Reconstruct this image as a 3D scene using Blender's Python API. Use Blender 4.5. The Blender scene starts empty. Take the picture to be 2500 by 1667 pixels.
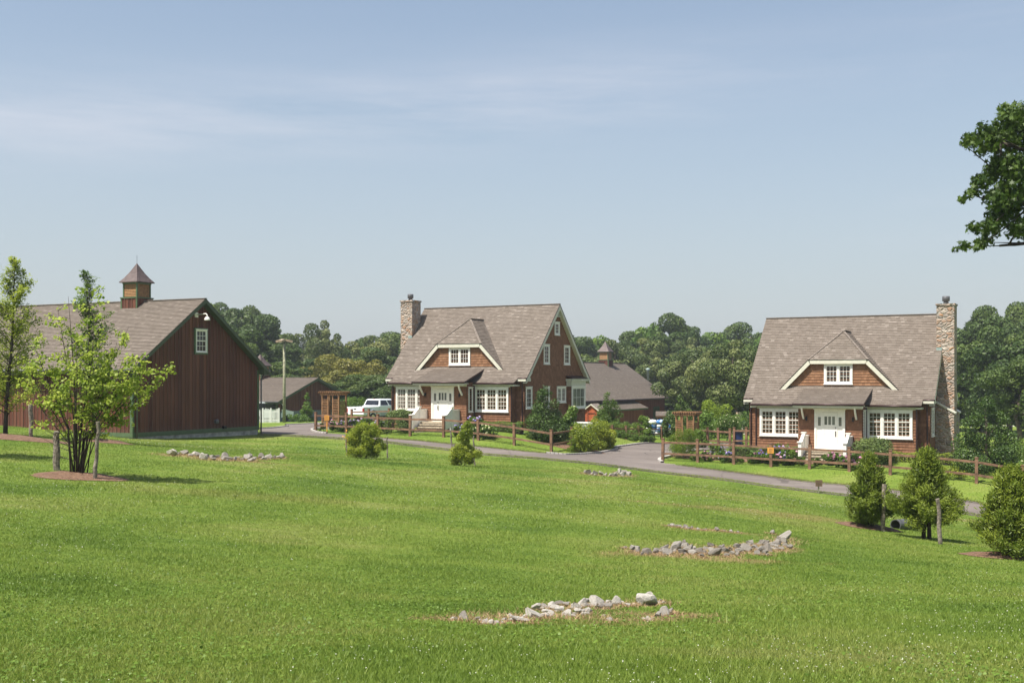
import bpy, math, random
import numpy as np
from mathutils import Vector, Matrix, Euler
R=math.radians
F=2812.0; HZ=924.0            # focal length and horizon of the 2500 px wide photograph; the camera is the origin
scene=bpy.context.scene
col=scene.collection
rng=random.Random(5)
nrs=np.random.RandomState(7)

# ------------------------------------------------------------------ tagging helpers
def tag(o,label=None,cat=None,group=None,kind=None):
    if label:o['label']=label
    if cat:o['category']=cat
    if group:o['group']=group
    if kind:o['kind']=kind
    return o
def empty(name,loc=(0,0,0),rz=0,label=None,cat=None,group=None):
    o=bpy.data.objects.new(name,None); col.objects.link(o); o.location=loc; o.rotation_euler=(0,0,rz)
    o.empty_display_size=.3
    return tag(o,label,cat,group)
def children(o): return [c for c in col.objects if c.parent==o]
def copy_tree(o,parent=None,loc=None,rz=None,sc=None,label=None,group=None):
    c=o.copy(); col.objects.link(c); c.parent=parent
    if loc is not None:c.location=loc
    if rz is not None:c.rotation_euler=(0,0,rz)
    if sc is not None:c.scale=sc if hasattr(sc,'__len__') else (sc,sc,sc)
    if label:c['label']=label
    if group:c['group']=group
    for ch in list(o.children): copy_tree(ch,c)
    return c

# ------------------------------------------------------------------ terrain
TP=[ # (px, py, depth): ground seen at pixel (px,py) of the photo lies at this depth
(0,1667,6.4),(1250,1667,6.4),(2500,1667,6.5),(0,1500,9.6),(700,1500,10.4),(1250,1500,11),(1500,1500,11.5),(2500,1500,12),
(0,1350,14),(750,1350,16.5),(1250,1350,18),(1700,1350,19.5),(2450,1365,24),(0,1250,19),(700,1250,22),(1250,1250,25),(1800,1265,29),
(190,1165,27),(0,1100,32),(10,1060,40),(49.7,1042,68.3),(239,1075,45),(323,1071,64.2),(631,1061,73.7),(540,1115,38),(400,1108,37),
(899,1120,51),(1135,1137,49),(1490,1165,46),(1250,1160,42),(1250,1200,33),(1900,1220,42),(1997,1202,57.5),(2095,1214,56.3),
(2000,1260,34),(2090,1295,31),(2250,1325,28),(2185,1285,35),(2395,1260,54),(2409,1230,57),(2300,1290,40),
(812,1060,75),(946,1072,72),(1077,1083,70.5),(1167,1092,69),(1333,1108,67),(1617,1128,67),(1700,1143,64),(1960,1176,61),(2087,1187,59.8),
(750,1067,72.5),(946,1081,69),(1086,1098,66.8),(1178,1110,65.3),(1286,1118,64),(1446,1133,61.5),(1617,1155,61),(1783,1174,59.5),
(771,1054,77.2),(1346,1102.6,69),(1007,1067,73.6),(1617,1124,67.6),(1703,1128,66.57),(1880,1139,64.55),(1971,1145.6,63.56),(2066,1150,62.56),(2384,1178,59.4),
(1500,1096,73.5),(1600,1084,82),(1478,1073,84),(1540,1070,86),(1600,1071,87.5),(1500,1050,96),(1780,1090,80),(640,1047,88),(700,1040,96),(770,1034,105),(900,1024,108),(694,1031,122)]
C=[];Z=[]
for px,py,d in TP:
    C.append(((px-1250)/F*d,d)); Z.append(-(py-HZ)/F*d)
def hl(o,r,u,v):
    return (o[0]+u*math.cos(r)+v*math.sin(r), o[1]-u*math.sin(r)+v*math.cos(r))
A0=(-4.069,76.891,-2.80); B0=(18.732,67.018,-4.031); HR=R(28.3)
for o,g in((A0,-3.4),(B0,-4.63)):
    for u,v in((-5.5,-.5),(0,-3.1),(0,-1),(5.5,-.5),(-5.5,5),(5.5,5),(-5.5,10.5),(5.5,10.5)):
        C.append(hl(o,HR,u,v)); Z.append(g)
for x,y,z in((0,0,-1.6),(-10,0,-1.5),(12,0,-1.8),(0,-15,-1.2),(-25,20,-1.4),(-35,45,-1.6),(-50,75,-2.3),(30,20,-3.2),(45,40,-5.6),(55,60,-6.6),(45,85,-6.),
 (70,100,-6.5),(20,115,-5.4),(21,150,-5.7),(10,130,-5.6),(-60,110,-3.5),(-25,135,-4.8),(0,110,-4.4),(0,150,-5.4),(50,130,-6),(-80,200,-2.5),(0,220,-5),(80,200,-5.5),
 (-200,300,0),(0,320,-4),(200,300,-4),(-250,0,-2),(250,0,-7),(-120,-60,-1),(120,-60,-3),(200,120,-6.5),(-200,120,-2)):
    C.append((x,y)); Z.append(z)
C=np.array(C,float);Z=np.array(Z,float);S=30.0
def phi(r2): return np.where(r2>1e-12,.5*r2*np.log(r2+1e-20),0)
n=len(C);Cn=C/S
K=phi(((Cn[:,None]-Cn[None])**2).sum(-1))+np.eye(n)*.0015
Pm=np.hstack([np.ones((n,1)),Cn])
sol=np.linalg.solve(np.block([[K,Pm],[Pm.T,np.zeros((3,3))]]),np.concatenate([Z,np.zeros(3)]))
def H(x,y):
    x=np.asarray(x,float);y=np.asarray(y,float);sh=x.shape
    q=np.stack([x.ravel(),y.ravel()],1)/S;out=np.empty(len(q))
    for i in range(0,len(q),40000):
        b=q[i:i+40000]
        out[i:i+40000]=phi(((b[:,None]-Cn[None])**2).sum(-1))@sol[:n]+sol[n]+b@sol[n+1:]
    return np.clip(out,-9,14).reshape(sh)
def Hs(x,y): return float(H(np.array([x]),np.array([y]))[0])
_ds=np.concatenate([np.arange(4,30,.15),np.arange(30,100,.3),np.arange(100,330,1.)])
def G(px,py,d0=4,d1=330):      # where the view line of a photo pixel meets the ground
    ds=_ds[(_ds>=d0)&(_ds<=d1)]
    dz=-(py-HZ)/F*ds-H((px-1250)/F*ds,ds)
    k=np.argmax(dz<0) if (dz<0).any() else len(ds)-1
    a=ds[max(k-1,0)];b=ds[k]
    t=dz[max(k-1,0)]/(dz[max(k-1,0)]-dz[k]+1e-9) if k>0 else 0
    d=a+(b-a)*min(max(t,0),1)
    x=(px-1250)/F*d
    return Vector((x,d,Hs(x,d)))
def W(px,d,dz=0):              # ground point in the direction of column px at depth d
    x=(px-1250)/F*d
    return Vector((x,d,Hs(x,d)+dz))

# ------------------------------------------------------------------ material helpers
def mat(name):
    m=bpy.data.materials.new(name);m.use_nodes=True;nt=m.node_tree
    b=nt.nodes['Principled BSDF'];return m,nt,b
def N(nt,t,**k):
    n=nt.nodes.new(t)
    for a,v in k.items():
        if a in n.inputs and not hasattr(n,a): n.inputs[a].default_value=v
        else: setattr(n,a,v)
    return n
def ramp(nt,fac,stops):
    r=nt.nodes.new('ShaderNodeValToRGB');e=r.color_ramp.elements
    while len(e)<len(stops):e.new(.5)
    for i,(p,c) in enumerate(stops):
        e[i].position=p;e[i].color=(*c,1) if len(c)==3 else c
    nt.links.new(fac,r.inputs[0]);return r.outputs[0]
def noise(nt,vec,scale,detail=4,rough=.6):
    n=nt.nodes.new('ShaderNodeTexNoise');n.inputs['Scale'].default_value=scale;n.inputs['Detail'].default_value=detail;n.inputs['Roughness'].default_value=rough
    if vec is not None:nt.links.new(vec,n.inputs['Vector'])
    return n.outputs['Fac']
def mapping(nt,vec,scale=(1,1,1),loc=(0,0,0)):
    m=nt.nodes.new('ShaderNodeMapping');m.inputs['Scale'].default_value=scale;m.inputs['Location'].default_value=loc
    nt.links.new(vec,m.inputs['Vector']);return m.outputs[0]
def mix(nt,fac,a,b,mode='MIX'):
    m=nt.nodes.new('ShaderNodeMix');m.data_type='RGBA';m.blend_type=mode
    for s,v in((0,fac),(6,a),(7,b)):
        if isinstance(v,(int,float)):m.inputs[s].default_value=v
        elif isinstance(v,tuple):m.inputs[s].default_value=(*v,1)
        else:nt.links.new(v,m.inputs[s])
    return m.outputs[2]
def math_(nt,op,a,b=None):
    m=nt.nodes.new('ShaderNodeMath');m.operation=op
    for i,v in enumerate((a,b)):
        if v is None:continue
        if isinstance(v,(int,float)):m.inputs[i].default_value=v
        else:nt.links.new(v,m.inputs[i])
    return m.outputs[0]
def bump(nt,b,h,st=.4,dist=.02):
    n=nt.nodes.new('ShaderNodeBump');n.inputs['Strength'].default_value=st;n.inputs['Distance'].default_value=dist
    nt.links.new(h,n.inputs['Height']);nt.links.new(n.outputs[0],b.inputs['Normal'])
def tex(nt): return nt.nodes.new('ShaderNodeTexCoord')
def plain(name,c,rough=.6,var=.12,scale=3,metal=0,spec=.4,bumpy=0):
    m,nt,b=mat(name);o=tex(nt).outputs['Object']
    f=noise(nt,o,scale,5)
    c2=tuple(max(0,x*(1-var*2)) for x in c);c3=tuple(min(1,x*(1+var)) for x in c)
    nt.links.new(ramp(nt,f,[(.3,c2),(.7,c3)]),b.inputs['Base Color'])
    b.inputs['Roughness'].default_value=rough;b.inputs['Metallic'].default_value=metal;b.inputs['Specular IOR Level'].default_value=spec
    if bumpy:bump(nt,b,noise(nt,o,scale*8,4),bumpy,.01)
    return m
M={}
def brickmat(name,bw,bh,cols,line,rough=.85,wx=1.0,dirt=.25):
    # colours of single shingles: a white-noise value per shingle cell of the UV map (metres)
    m,nt,b=mat(name);uv=tex(nt).outputs['UV']
    s=nt.nodes.new('ShaderNodeSeparateXYZ');nt.links.new(uv,s.inputs[0])
    row=math_(nt,'FLOOR',math_(nt,'DIVIDE',math_(nt,'ADD',s.outputs[1],.002),bh))
    off=nt.nodes.new('ShaderNodeTexWhiteNoise');off.noise_dimensions='1D';nt.links.new(row,off.inputs['W'])
    xs=math_(nt,'ADD',math_(nt,'DIVIDE',s.outputs[0],bw),math_(nt,'MULTIPLY',off.outputs['Value'],7))
    cx=math_(nt,'FLOOR',xs)
    cmb=nt.nodes.new('ShaderNodeCombineXYZ');nt.links.new(cx,cmb.inputs[0]);nt.links.new(row,cmb.inputs[1])
    wn=nt.nodes.new('ShaderNodeTexWhiteNoise');wn.noise_dimensions='2D';nt.links.new(cmb.outputs[0],wn.inputs['Vector'])
    c=ramp(nt,wn.outputs['Value'],cols)
    fr=math_(nt,'FRACT',xs);edge=math_(nt,'LESS_THAN',fr,line)
    c=mix(nt,math_(nt,'MULTIPLY',edge,.55),c,(.02,.015,.012))
    big=noise(nt,mapping(nt,uv,(1,1,1)),.55,4)
    c=mix(nt,dirt,c,ramp(nt,big,[(.3,(.45,.42,.42)),(.7,(1,1,1))]),'MULTIPLY')
    fine=noise(nt,mapping(nt,uv,(30,30,1)),1.0,3)
    c=mix(nt,.35,c,ramp(nt,fine,[(.3,(.6,.6,.6)),(.7,(1,1,1))]),'MULTIPLY')
    nt.links.new(c,b.inputs['Base Color']);b.inputs['Roughness'].default_value=rough;b.inputs['Specular IOR Level'].default_value=.25
    bump(nt,b,fine,.3,.006)
    return m
M['roof']=brickmat('roof shingles',.24,.145,[(0,(.150,.122,.098)),(.4,(.175,.144,.117)),(.75,(.196,.162,.133)),(.95,(.205,.170,.140)),(.97,(.245,.205,.172)),(1,(.265,.225,.19))],.03,dirt=.15)
M['ridge']=plain('roof ridge shingles',(.205,.168,.138),.85,.2,6,bumpy=.4)
M['siding']=brickmat('cedar shingle siding',.16,.165,[(0,(.20,.092,.048)),(.4,(.235,.112,.060)),(.8,(.27,.130,.070)),(1,(.30,.15,.082))],.05,dirt=.18)
M['siding_dormer']=brickmat('fresh cedar siding',.16,.165,[(0,(.22,.108,.055)),(.4,(.255,.13,.068)),(.8,(.30,.155,.082)),(1,(.33,.175,.095))],.03,dirt=.12)
def boards(name,cols):
    m,nt,b=mat(name);uv=tex(nt).outputs['UV']
    s=nt.nodes.new('ShaderNodeSeparateXYZ');nt.links.new(uv,s.inputs[0])
    wn=nt.nodes.new('ShaderNodeTexWhiteNoise');wn.noise_dimensions='1D';nt.links.new(math_(nt,'FLOOR',math_(nt,'DIVIDE',s.outputs[0],.3)),wn.inputs['W'])
    streak=noise(nt,mapping(nt,uv,(14,.5,1)),1,5)
    f=math_(nt,'ADD',math_(nt,'MULTIPLY',wn.outputs['Value'],.45),math_(nt,'MULTIPLY',streak,.75))
    c=ramp(nt,f,cols)
    big=noise(nt,uv,.35,4)
    c=mix(nt,.6,c,ramp(nt,big,[(.3,(.55,.55,.55)),(.7,(1.15,1.1,1.05))]),'MULTIPLY')
    spl=ramp(nt,math_(nt,'ADD',s.outputs[1],math_(nt,'MULTIPLY',streak,.7)),[(.55,(1,1,1)),(1,(0,0,0))])
    c=mix(nt,math_(nt,'MULTIPLY',spl,.3),c,(.16,.125,.09))
    nt.links.new(c,b.inputs['Base Color']);b.inputs['Roughness'].default_value=.75;b.inputs['Specular IOR Level'].default_value=.3
    bump(nt,b,streak,.3,.01)
    return m
M['barn']=boards('red stained barn boards',[(.2,(.066,.020,.012)),(.5,(.108,.034,.020)),(.85,(.165,.062,.036))])
M['barnmid']=boards('red stained lean-to boards',[(.2,(.20,.052,.028)),(.5,(.27,.075,.04)),(.85,(.34,.11,.06))])
M['barnbright']=boards('bright red stained boards',[(.2,(.33,.075,.03)),(.5,(.42,.10,.04)),(.85,(.5,.14,.06))])
M['green']=plain('green painted trim',(.085,.13,.062),.5,.1,4)
M['darkgreen']=plain('dark green soffit paint',(.06,.085,.045),.5,.1,4)
M['white']=plain('white painted trim',(.82,.79,.72),.45,.05,5)
M['creamtrim']=plain('pale green-white trim',(.62,.60,.49),.5,.06,5)
M['gutter']=plain('brown copper gutter',(.055,.028,.026),.4,.15,5,metal=.3)
M['copper']=plain('weathered copper sheet',(.105,.075,.068),.6,.2,6,metal=.1)
M['lead']=plain('aged green flashing',(.28,.36,.33),.5,.15,8)
M['metaldark']=plain('dark grey chimney pot',(.10,.10,.105),.5,.15,9)
M['black']=plain('black iron',(.012,.012,.013),.4,.1,9)
M['concrete']=plain('foundation concrete',(.42,.40,.35),.9,.25,2.5,bumpy=.3)
M['signhead']=plain('faded bronze lamp housing',(.34,.25,.18),.6,.1,5)
M['greywall']=plain('grey retaining wall',(.20,.23,.24),.85,.12,.8)
M['slat']=plain('louvred cedar boards',(.33,.17,.065),.65,.2,7)
M['slatshade']=M['slat']
M['fence']=plain('stained fence wood',(.215,.118,.070),.8,.3,3,bumpy=.4)
M['arbor']=plain('cedar arbor wood',(.27,.145,.065),.7,.25,4,bumpy=.3)
M['pole']=plain('weathered utility pole',(.30,.29,.19),.9,.25,5,bumpy=.4)
M['stake']=plain('weathered stake wood',(.24,.20,.16),.95,.4,14,bumpy=.8)
M['orange']=plain('orange cedar sign board',(.66,.30,.05),.6,.15,18)
M['signwood']=plain('weathered sign board',(.22,.14,.085),.8,.35,30)
M['step']=plain('tan stone step',(.44,.37,.27),.85,.25,9,bumpy=.5)
M['stepside']=plain('rough stone riser',(.30,.24,.17),.9,.4,14,bumpy=.9)
M['kerb']=None
M['vinyl']=plain('white vinyl fence',(.72,.72,.68),.5,.05,3)
M['hvac']=plain('pale grey metal cabinet',(.55,.58,.56),.5,.06,4)
M['blue']=plain('blue plastic',(.012,.03,.11),.45,.15,6)
M['lightwood']=plain('bleached branch',(.34,.31,.26),.9,.3,10)
def carpaint(name,c):
    m,nt,b=mat(name);b.inputs['Base Color'].default_value=(*c,1);b.inputs['Roughness'].default_value=.3;b.inputs['Coat Weight'].default_value=.6;b.inputs['Coat Roughness'].default_value=.08
    o=tex(nt).outputs['Object'];nt.links.new(mix(nt,math_(nt,'MULTIPLY',noise(nt,o,2,4),.25),c,tuple(x*.8 for x in c)),b.inputs['Base Color']);return m
M['paint']=carpaint('white car paint',(.78,.79,.80))
M['silver']=carpaint('silver lower paint',(.32,.34,.36))
M['tyre']=plain('tyre rubber',(.02,.02,.02),.85,.2,9)
M['chrome']=plain('chrome',(.7,.7,.7),.15,.02,3,metal=1)
M['redlens']=plain('red tail lamp',(.35,.02,.02),.2,.05,3)
def glassmat(name,c,rough=.06):
    m,nt,b=mat(name);b.inputs['Roughness'].default_value=rough;b.inputs['Specular IOR Level'].default_value=.55
    o=tex(nt).outputs['Object'];f=noise(nt,mapping(nt,o,(1,1,.6)),1.3,3)
    nt.links.new(ramp(nt,f,[(.35,tuple(x*.5 for x in c)),(.65,c)]),b.inputs['Base Color'])
    bump(nt,b,noise(nt,o,2.2,2),.06,.05);return m
M['glass']=glassmat('window glass over a dark room',(.026,.026,.022))
M['glassblind']=glassmat('window glass over pale blinds',(.21,.215,.19))
M['cars_glass']=glassmat('tinted car glass',(.02,.022,.028),.03)
# stone
def stone():
    m,nt,b=mat('fieldstone masonry');o=tex(nt).outputs['Object']
    wob=nt.nodes.new('ShaderNodeTexNoise');wob.inputs['Scale'].default_value=3;nt.links.new(o,wob.inputs['Vector'])
    add=nt.nodes.new('ShaderNodeVectorMath');add.operation='MULTIPLY_ADD';nt.links.new(wob.outputs['Color'],add.inputs[0]);add.inputs[1].default_value=(.18,.18,.12);nt.links.new(o,add.inputs[2])
    v=mapping(nt,add.outputs[0],(3.4,3.4,5.6))
    e=nt.nodes.new('ShaderNodeTexVoronoi');e.feature='DISTANCE_TO_EDGE';e.inputs['Scale'].default_value=1;nt.links.new(v,e.inputs['Vector'])
    c=nt.nodes.new('ShaderNodeTexVoronoi');c.inputs['Scale'].default_value=1;nt.links.new(v,c.inputs['Vector'])
    s=nt.nodes.new('ShaderNodeSeparateColor');nt.links.new(c.outputs['Color'],s.inputs[0])
    cc=ramp(nt,s.outputs[0],[(0,(.29,.22,.17)),(.25,(.43,.33,.26)),(.45,(.38,.23,.15)),(.6,(.47,.40,.33)),(.75,(.27,.23,.20)),(.9,(.50,.42,.35)),(1,(.46,.26,.14))])
    cc=mix(nt,.5,cc,ramp(nt,noise(nt,o,9,5),[(.3,(.55,.55,.55)),(.7,(1,1,1))]),'MULTIPLY')
    mort=ramp(nt,e.outputs['Distance'],[(.02,(1,1,1)),(.07,(0,0,0))])
    cc=mix(nt,mort,cc,(.46,.40,.34))
    nt.links.new(cc,b.inputs['Base Color']);b.inputs['Roughness'].default_value=.9;b.inputs['Specular IOR Level'].default_value=.2
    hgt=ramp(nt,e.outputs['Distance'],[(0,(0,0,0)),(.22,(1,1,1))])
    h2=math_(nt,'ADD',math_(nt,'MULTIPLY',s.outputs[1],.8),hgt)
    bump(nt,b,math_(nt,'ADD',h2,math_(nt,'MULTIPLY',noise(nt,o,12,4),.6)),.9,.07)
    return m
M['stone']=stone()
def rockm():
    m,nt,b=mat('quarried rock');o=tex(nt).outputs['Object'];oi=nt.nodes.new('ShaderNodeObjectInfo')
    f=noise(nt,mapping(nt,o,(1,1,1)),2.5,8,.7)
    at=nt.nodes.new('ShaderNodeAttribute');at.attribute_type='OBJECT';at.attribute_name='tint'
    c=mix(nt,at.outputs['Fac'],(.16,.135,.108),(.60,.56,.49))
    c=mix(nt,.6,c,ramp(nt,f,[(.3,(.5,.48,.46)),(.65,(1,1,1))]),'MULTIPLY')
    nt.links.new(c,b.inputs['Base Color']);b.inputs['Roughness'].default_value=.9;bump(nt,b,noise(nt,o,7,8,.7),.6,.1);return m
M['rock']=rockm()
def asphalt():
    m,nt,b=mat('asphalt');o=tex(nt).outputs['Object']
    c=ramp(nt,noise(nt,mapping(nt,o,(.35,.9,1)),.6,6,.65),[(.28,(.125,.106,.095)),(.5,(.165,.141,.126)),(.72,(.215,.186,.166))])
    c=mix(nt,.3,c,ramp(nt,noise(nt,o,25,3),[(.3,(.6,.6,.6)),(.7,(1,1,1))]),'MULTIPLY')
    vo=nt.nodes.new('ShaderNodeTexVoronoi');vo.feature='DISTANCE_TO_EDGE';vo.inputs['Scale'].default_value=.28
    nz=nt.nodes.new('ShaderNodeTexNoise');nz.inputs['Scale'].default_value=.8;nt.links.new(o,nz.inputs['Vector']);ad=nt.nodes.new('ShaderNodeVectorMath');ad.operation='MULTIPLY_ADD';nt.links.new(nz.outputs['Color'],ad.inputs[0]);ad.inputs[1].default_value=(1.6,1.6,0);nt.links.new(o,ad.inputs[2]);nt.links.new(ad.outputs[0],vo.inputs['Vector'])
    c=mix(nt,math_(nt,'MULTIPLY',math_(nt,'LESS_THAN',vo.outputs['Distance'],.007),.55),c,(.05,.045,.04))
    nt.links.new(c,b.inputs['Base Color']);b.inputs['Roughness'].default_value=.95;b.inputs['Specular IOR Level'].default_value=.08;bump(nt,b,noise(nt,o,40,3),.4,.01);return m
M['asphalt']=asphalt()
def kerbm():
    m,nt,b=mat('cobble kerb');uv=tex(nt).outputs['UV']
    br=nt.nodes.new('ShaderNodeTexBrick');br.inputs['Scale'].default_value=1;br.inputs['Brick Width'].default_value=.24;br.inputs['Row Height'].default_value=3;br.inputs['Mortar Size'].default_value=.02;br.offset=0
    br.inputs['Color1'].default_value=(.5,.47,.43,1);br.inputs['Color2'].default_value=(.36,.33,.30,1);br.inputs['Mortar'].default_value=(.12,.1,.09,1);nt.links.new(uv,br.inputs['Vector'])
    nt.links.new(br.outputs['Color'],b.inputs['Base Color']);b.inputs['Roughness'].default_value=.9;return m
M['kerb']=kerbm()
def mulch():
    m,nt,b=mat('bark mulch');o=tex(nt).outputs['Object']
    c=ramp(nt,noise(nt,o,14,6,.75),[(.3,(.05,.025,.014)),(.5,(.145,.078,.044)),(.75,(.27,.17,.11))])
    nt.links.new(c,b.inputs['Base Color']);b.inputs['Roughness'].default_value=.95;bump(nt,b,noise(nt,o,30,5),1,.03);return m
M['mulch']=mulch()
# lawn colour: shared by the ground sheet and the blades (real variation of the turf: greener and drier patches, mower strips)
def turf(nt,blade):
    g=nt.nodes.new('ShaderNodeNewGeometry').outputs['Position']
    a=noise(nt,mapping(nt,g,(.075,.19,0)),1,6,.68)
    bb=noise(nt,mapping(nt,g,(.9,1.5,0)),1,5,.7)
    wv=nt.nodes.new('ShaderNodeTexWave');wv.inputs['Scale'].default_value=.16;wv.inputs['Distortion'].default_value=5;wv.inputs['Detail'].default_value=2;wv.inputs['Detail Scale'].default_value=.6;nt.links.new(mapping(nt,g,(.35,1,0)),wv.inputs['Vector'])
    f=math_(nt,'ADD',math_(nt,'ADD',math_(nt,'MULTIPLY',a,.62),math_(nt,'MULTIPLY',bb,.30)),math_(nt,'MULTIPLY',wv.outputs['Fac'],.075))
    c=ramp(nt,f,[(.34,(.094,.160,.024)),(.43,(.140,.216,.032)),(.50,(.182,.255,.042)),(.56,(.216,.272,.056)),(.63,(.255,.285,.082)),(.72,(.29,.285,.12))])
    dry=nt.nodes.new('ShaderNodeAttribute');dry.attribute_name='dry'
    c=mix(nt,dry.outputs['Fac'],c,(.33,.215,.115))
    return c,g
def grassmat():
    m,nt,b=mat('grass blades');c,g=turf(nt,1)
    at=nt.nodes.new('ShaderNodeAttribute');at.attribute_name='tone'
    c=mix(nt,.8,c,ramp(nt,at.outputs['Fac'],[(0,(.65,.72,.6)),(.5,(1,1,.95)),(.93,(1.25,1.15,1.1)),(1,(1.7,1.4,1.5))]),'MULTIPLY')
    nt.links.new(c,b.inputs['Base Color']);b.inputs['Roughness'].default_value=.5;b.inputs['Specular IOR Level'].default_value=.25
    t=nt.nodes.new('ShaderNodeBsdfTranslucent');nt.links.new(c,t.inputs[0]);mx=nt.nodes.new('ShaderNodeMixShader');mx.inputs[0].default_value=.35
    nt.links.new(b.outputs[0],mx.inputs[1]);nt.links.new(t.outputs[0],mx.inputs[2]);nt.links.new(mx.outputs[0],nt.nodes['Material Output'].inputs[0]);return m
M['grass']=grassmat()
def groundmat():
    m,nt,b=mat('lawn ground');c,g=turf(nt,0)
    fine=noise(nt,mapping(nt,g,(9,9,3)),1,6,.75)
    c=mix(nt,.85,c,ramp(nt,fine,[(.3,(.42,.45,.38)),(.55,(.85,.85,.8)),(.75,(1.1,1.1,1))]),'MULTIPLY')
    spk=noise(nt,mapping(nt,g,(22,22,6)),1,2,.5)
    c=mix(nt,math_(nt,'MULTIPLY',math_(nt,'GREATER_THAN',spk,.74),.5),c,(.5,.52,.4))
    nt.links.new(c,b.inputs['Base Color']);b.inputs['Roughness'].default_value=.9;b.inputs['Specular IOR Level'].default_value=.1
    bump(nt,b,fine,1,.08);return m
M['ground']=groundmat()
def leafmat(name,dark,light,tr=.3,rough=.5,spec=.3):
    m,nt,b=mat(name);at=nt.nodes.new('ShaderNodeAttribute');at.attribute_name='tone'
    oi=nt.nodes.new('ShaderNodeObjectInfo')
    c=ramp(nt,at.outputs['Fac'],[(0,dark),(1,light)])
    c=mix(nt,.5,c,ramp(nt,oi.outputs['Random'],[(0,(.72,.82,.78)),(.5,(1,1,1)),(1,(1.3,1.18,.95))]),'MULTIPLY')
    nt.links.new(c,b.inputs['Base Color']);b.inputs['Roughness'].default_value=rough;b.inputs['Specular IOR Level'].default_value=spec
    t=nt.nodes.new('ShaderNodeBsdfTranslucent');nt.links.new(c,t.inputs[0]);mx=nt.nodes.new('ShaderNodeMixShader');mx.inputs[0].default_value=tr
    nt.links.new(b.outputs[0],mx.inputs[1]);nt.links.new(t.outputs[0],mx.inputs[2]);nt.links.new(mx.outputs[0],nt.nodes['Material Output'].inputs[0]);return m
M['far']=leafmat('mixed woodland foliage',(.042,.078,.014),(.140,.190,.040),.28)
M['farblue']=leafmat('dark woodland foliage',(.032,.064,.015),(.095,.145,.032),.28)
M['olive']=leafmat('olive foliage',(.085,.10,.012),(.24,.22,.04),.3)
M['chest']=leafmat('chestnut foliage with cream bloom',(.05,.085,.018),(.25,.27,.09),.25)
M['bright']=leafmat('bright green foliage',(.06,.12,.012),(.17,.26,.035),.3)
M['redbud']=leafmat('yellow-green young leaves',(.15,.24,.02),(.40,.48,.08),.5)
M['young']=leafmat('feathery young foliage',(.20,.26,.03),(.42,.48,.07),.5)
M['youngdark']=leafmat('feathery green foliage',(.055,.11,.016),(.17,.25,.045),.4)
M['cedar']=leafmat('red cedar foliage',(.075,.12,.012),(.26,.32,.04),.4)
M['holly']=leafmat('glossy holly leaves',(.028,.062,.008),(.105,.165,.026),.15,.5,.4)
M['privet']=leafmat('yellow-green shrub leaves',(.13,.18,.012),(.40,.44,.05),.4)
M['lime']=leafmat('lime shrub leaves',(.09,.15,.01),(.26,.34,.03),.35)
M['rhodo']=leafmat('grey-green shrub leaves',(.06,.10,.022),(.22,.28,.08),.25)
M['hydleaf']=leafmat('hydrangea leaves',(.05,.11,.012),(.17,.26,.04),.3)
M['oak']=leafmat('oak leaves',(.026,.058,.007),(.125,.185,.028),.28)
M['bark']=plain('grey-brown bark',(.13,.10,.075),.95,.35,6,bumpy=.7)
M['barkdark']=plain('dark bark',(.06,.048,.036),.95,.35,6,bumpy=.7)
for k,c in(('pink',(.62,.27,.42)),('violet',(.27,.22,.55)),('lilac',(.52,.42,.62)),('creamfl',(.72,.72,.42)),('rose',(.70,.38,.48))):
    M[k]=plain(k+' hydrangea petals',c,.7,.15,30)
M['clover']=plain('white clover blossom',(.46,.46,.36),.8,.1,20)
def straw():
    m,nt,b=mat('dry straw');at=nt.nodes.new('ShaderNodeAttribute');at.attribute_name='tone'
    nt.links.new(ramp(nt,at.outputs['Fac'],[(0,(.16,.095,.045)),(.6,(.34,.22,.11)),(1,(.46,.34,.19))]),b.inputs['Base Color']);b.inputs['Roughness'].default_value=.8;return m
M['straw']=straw()

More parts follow.
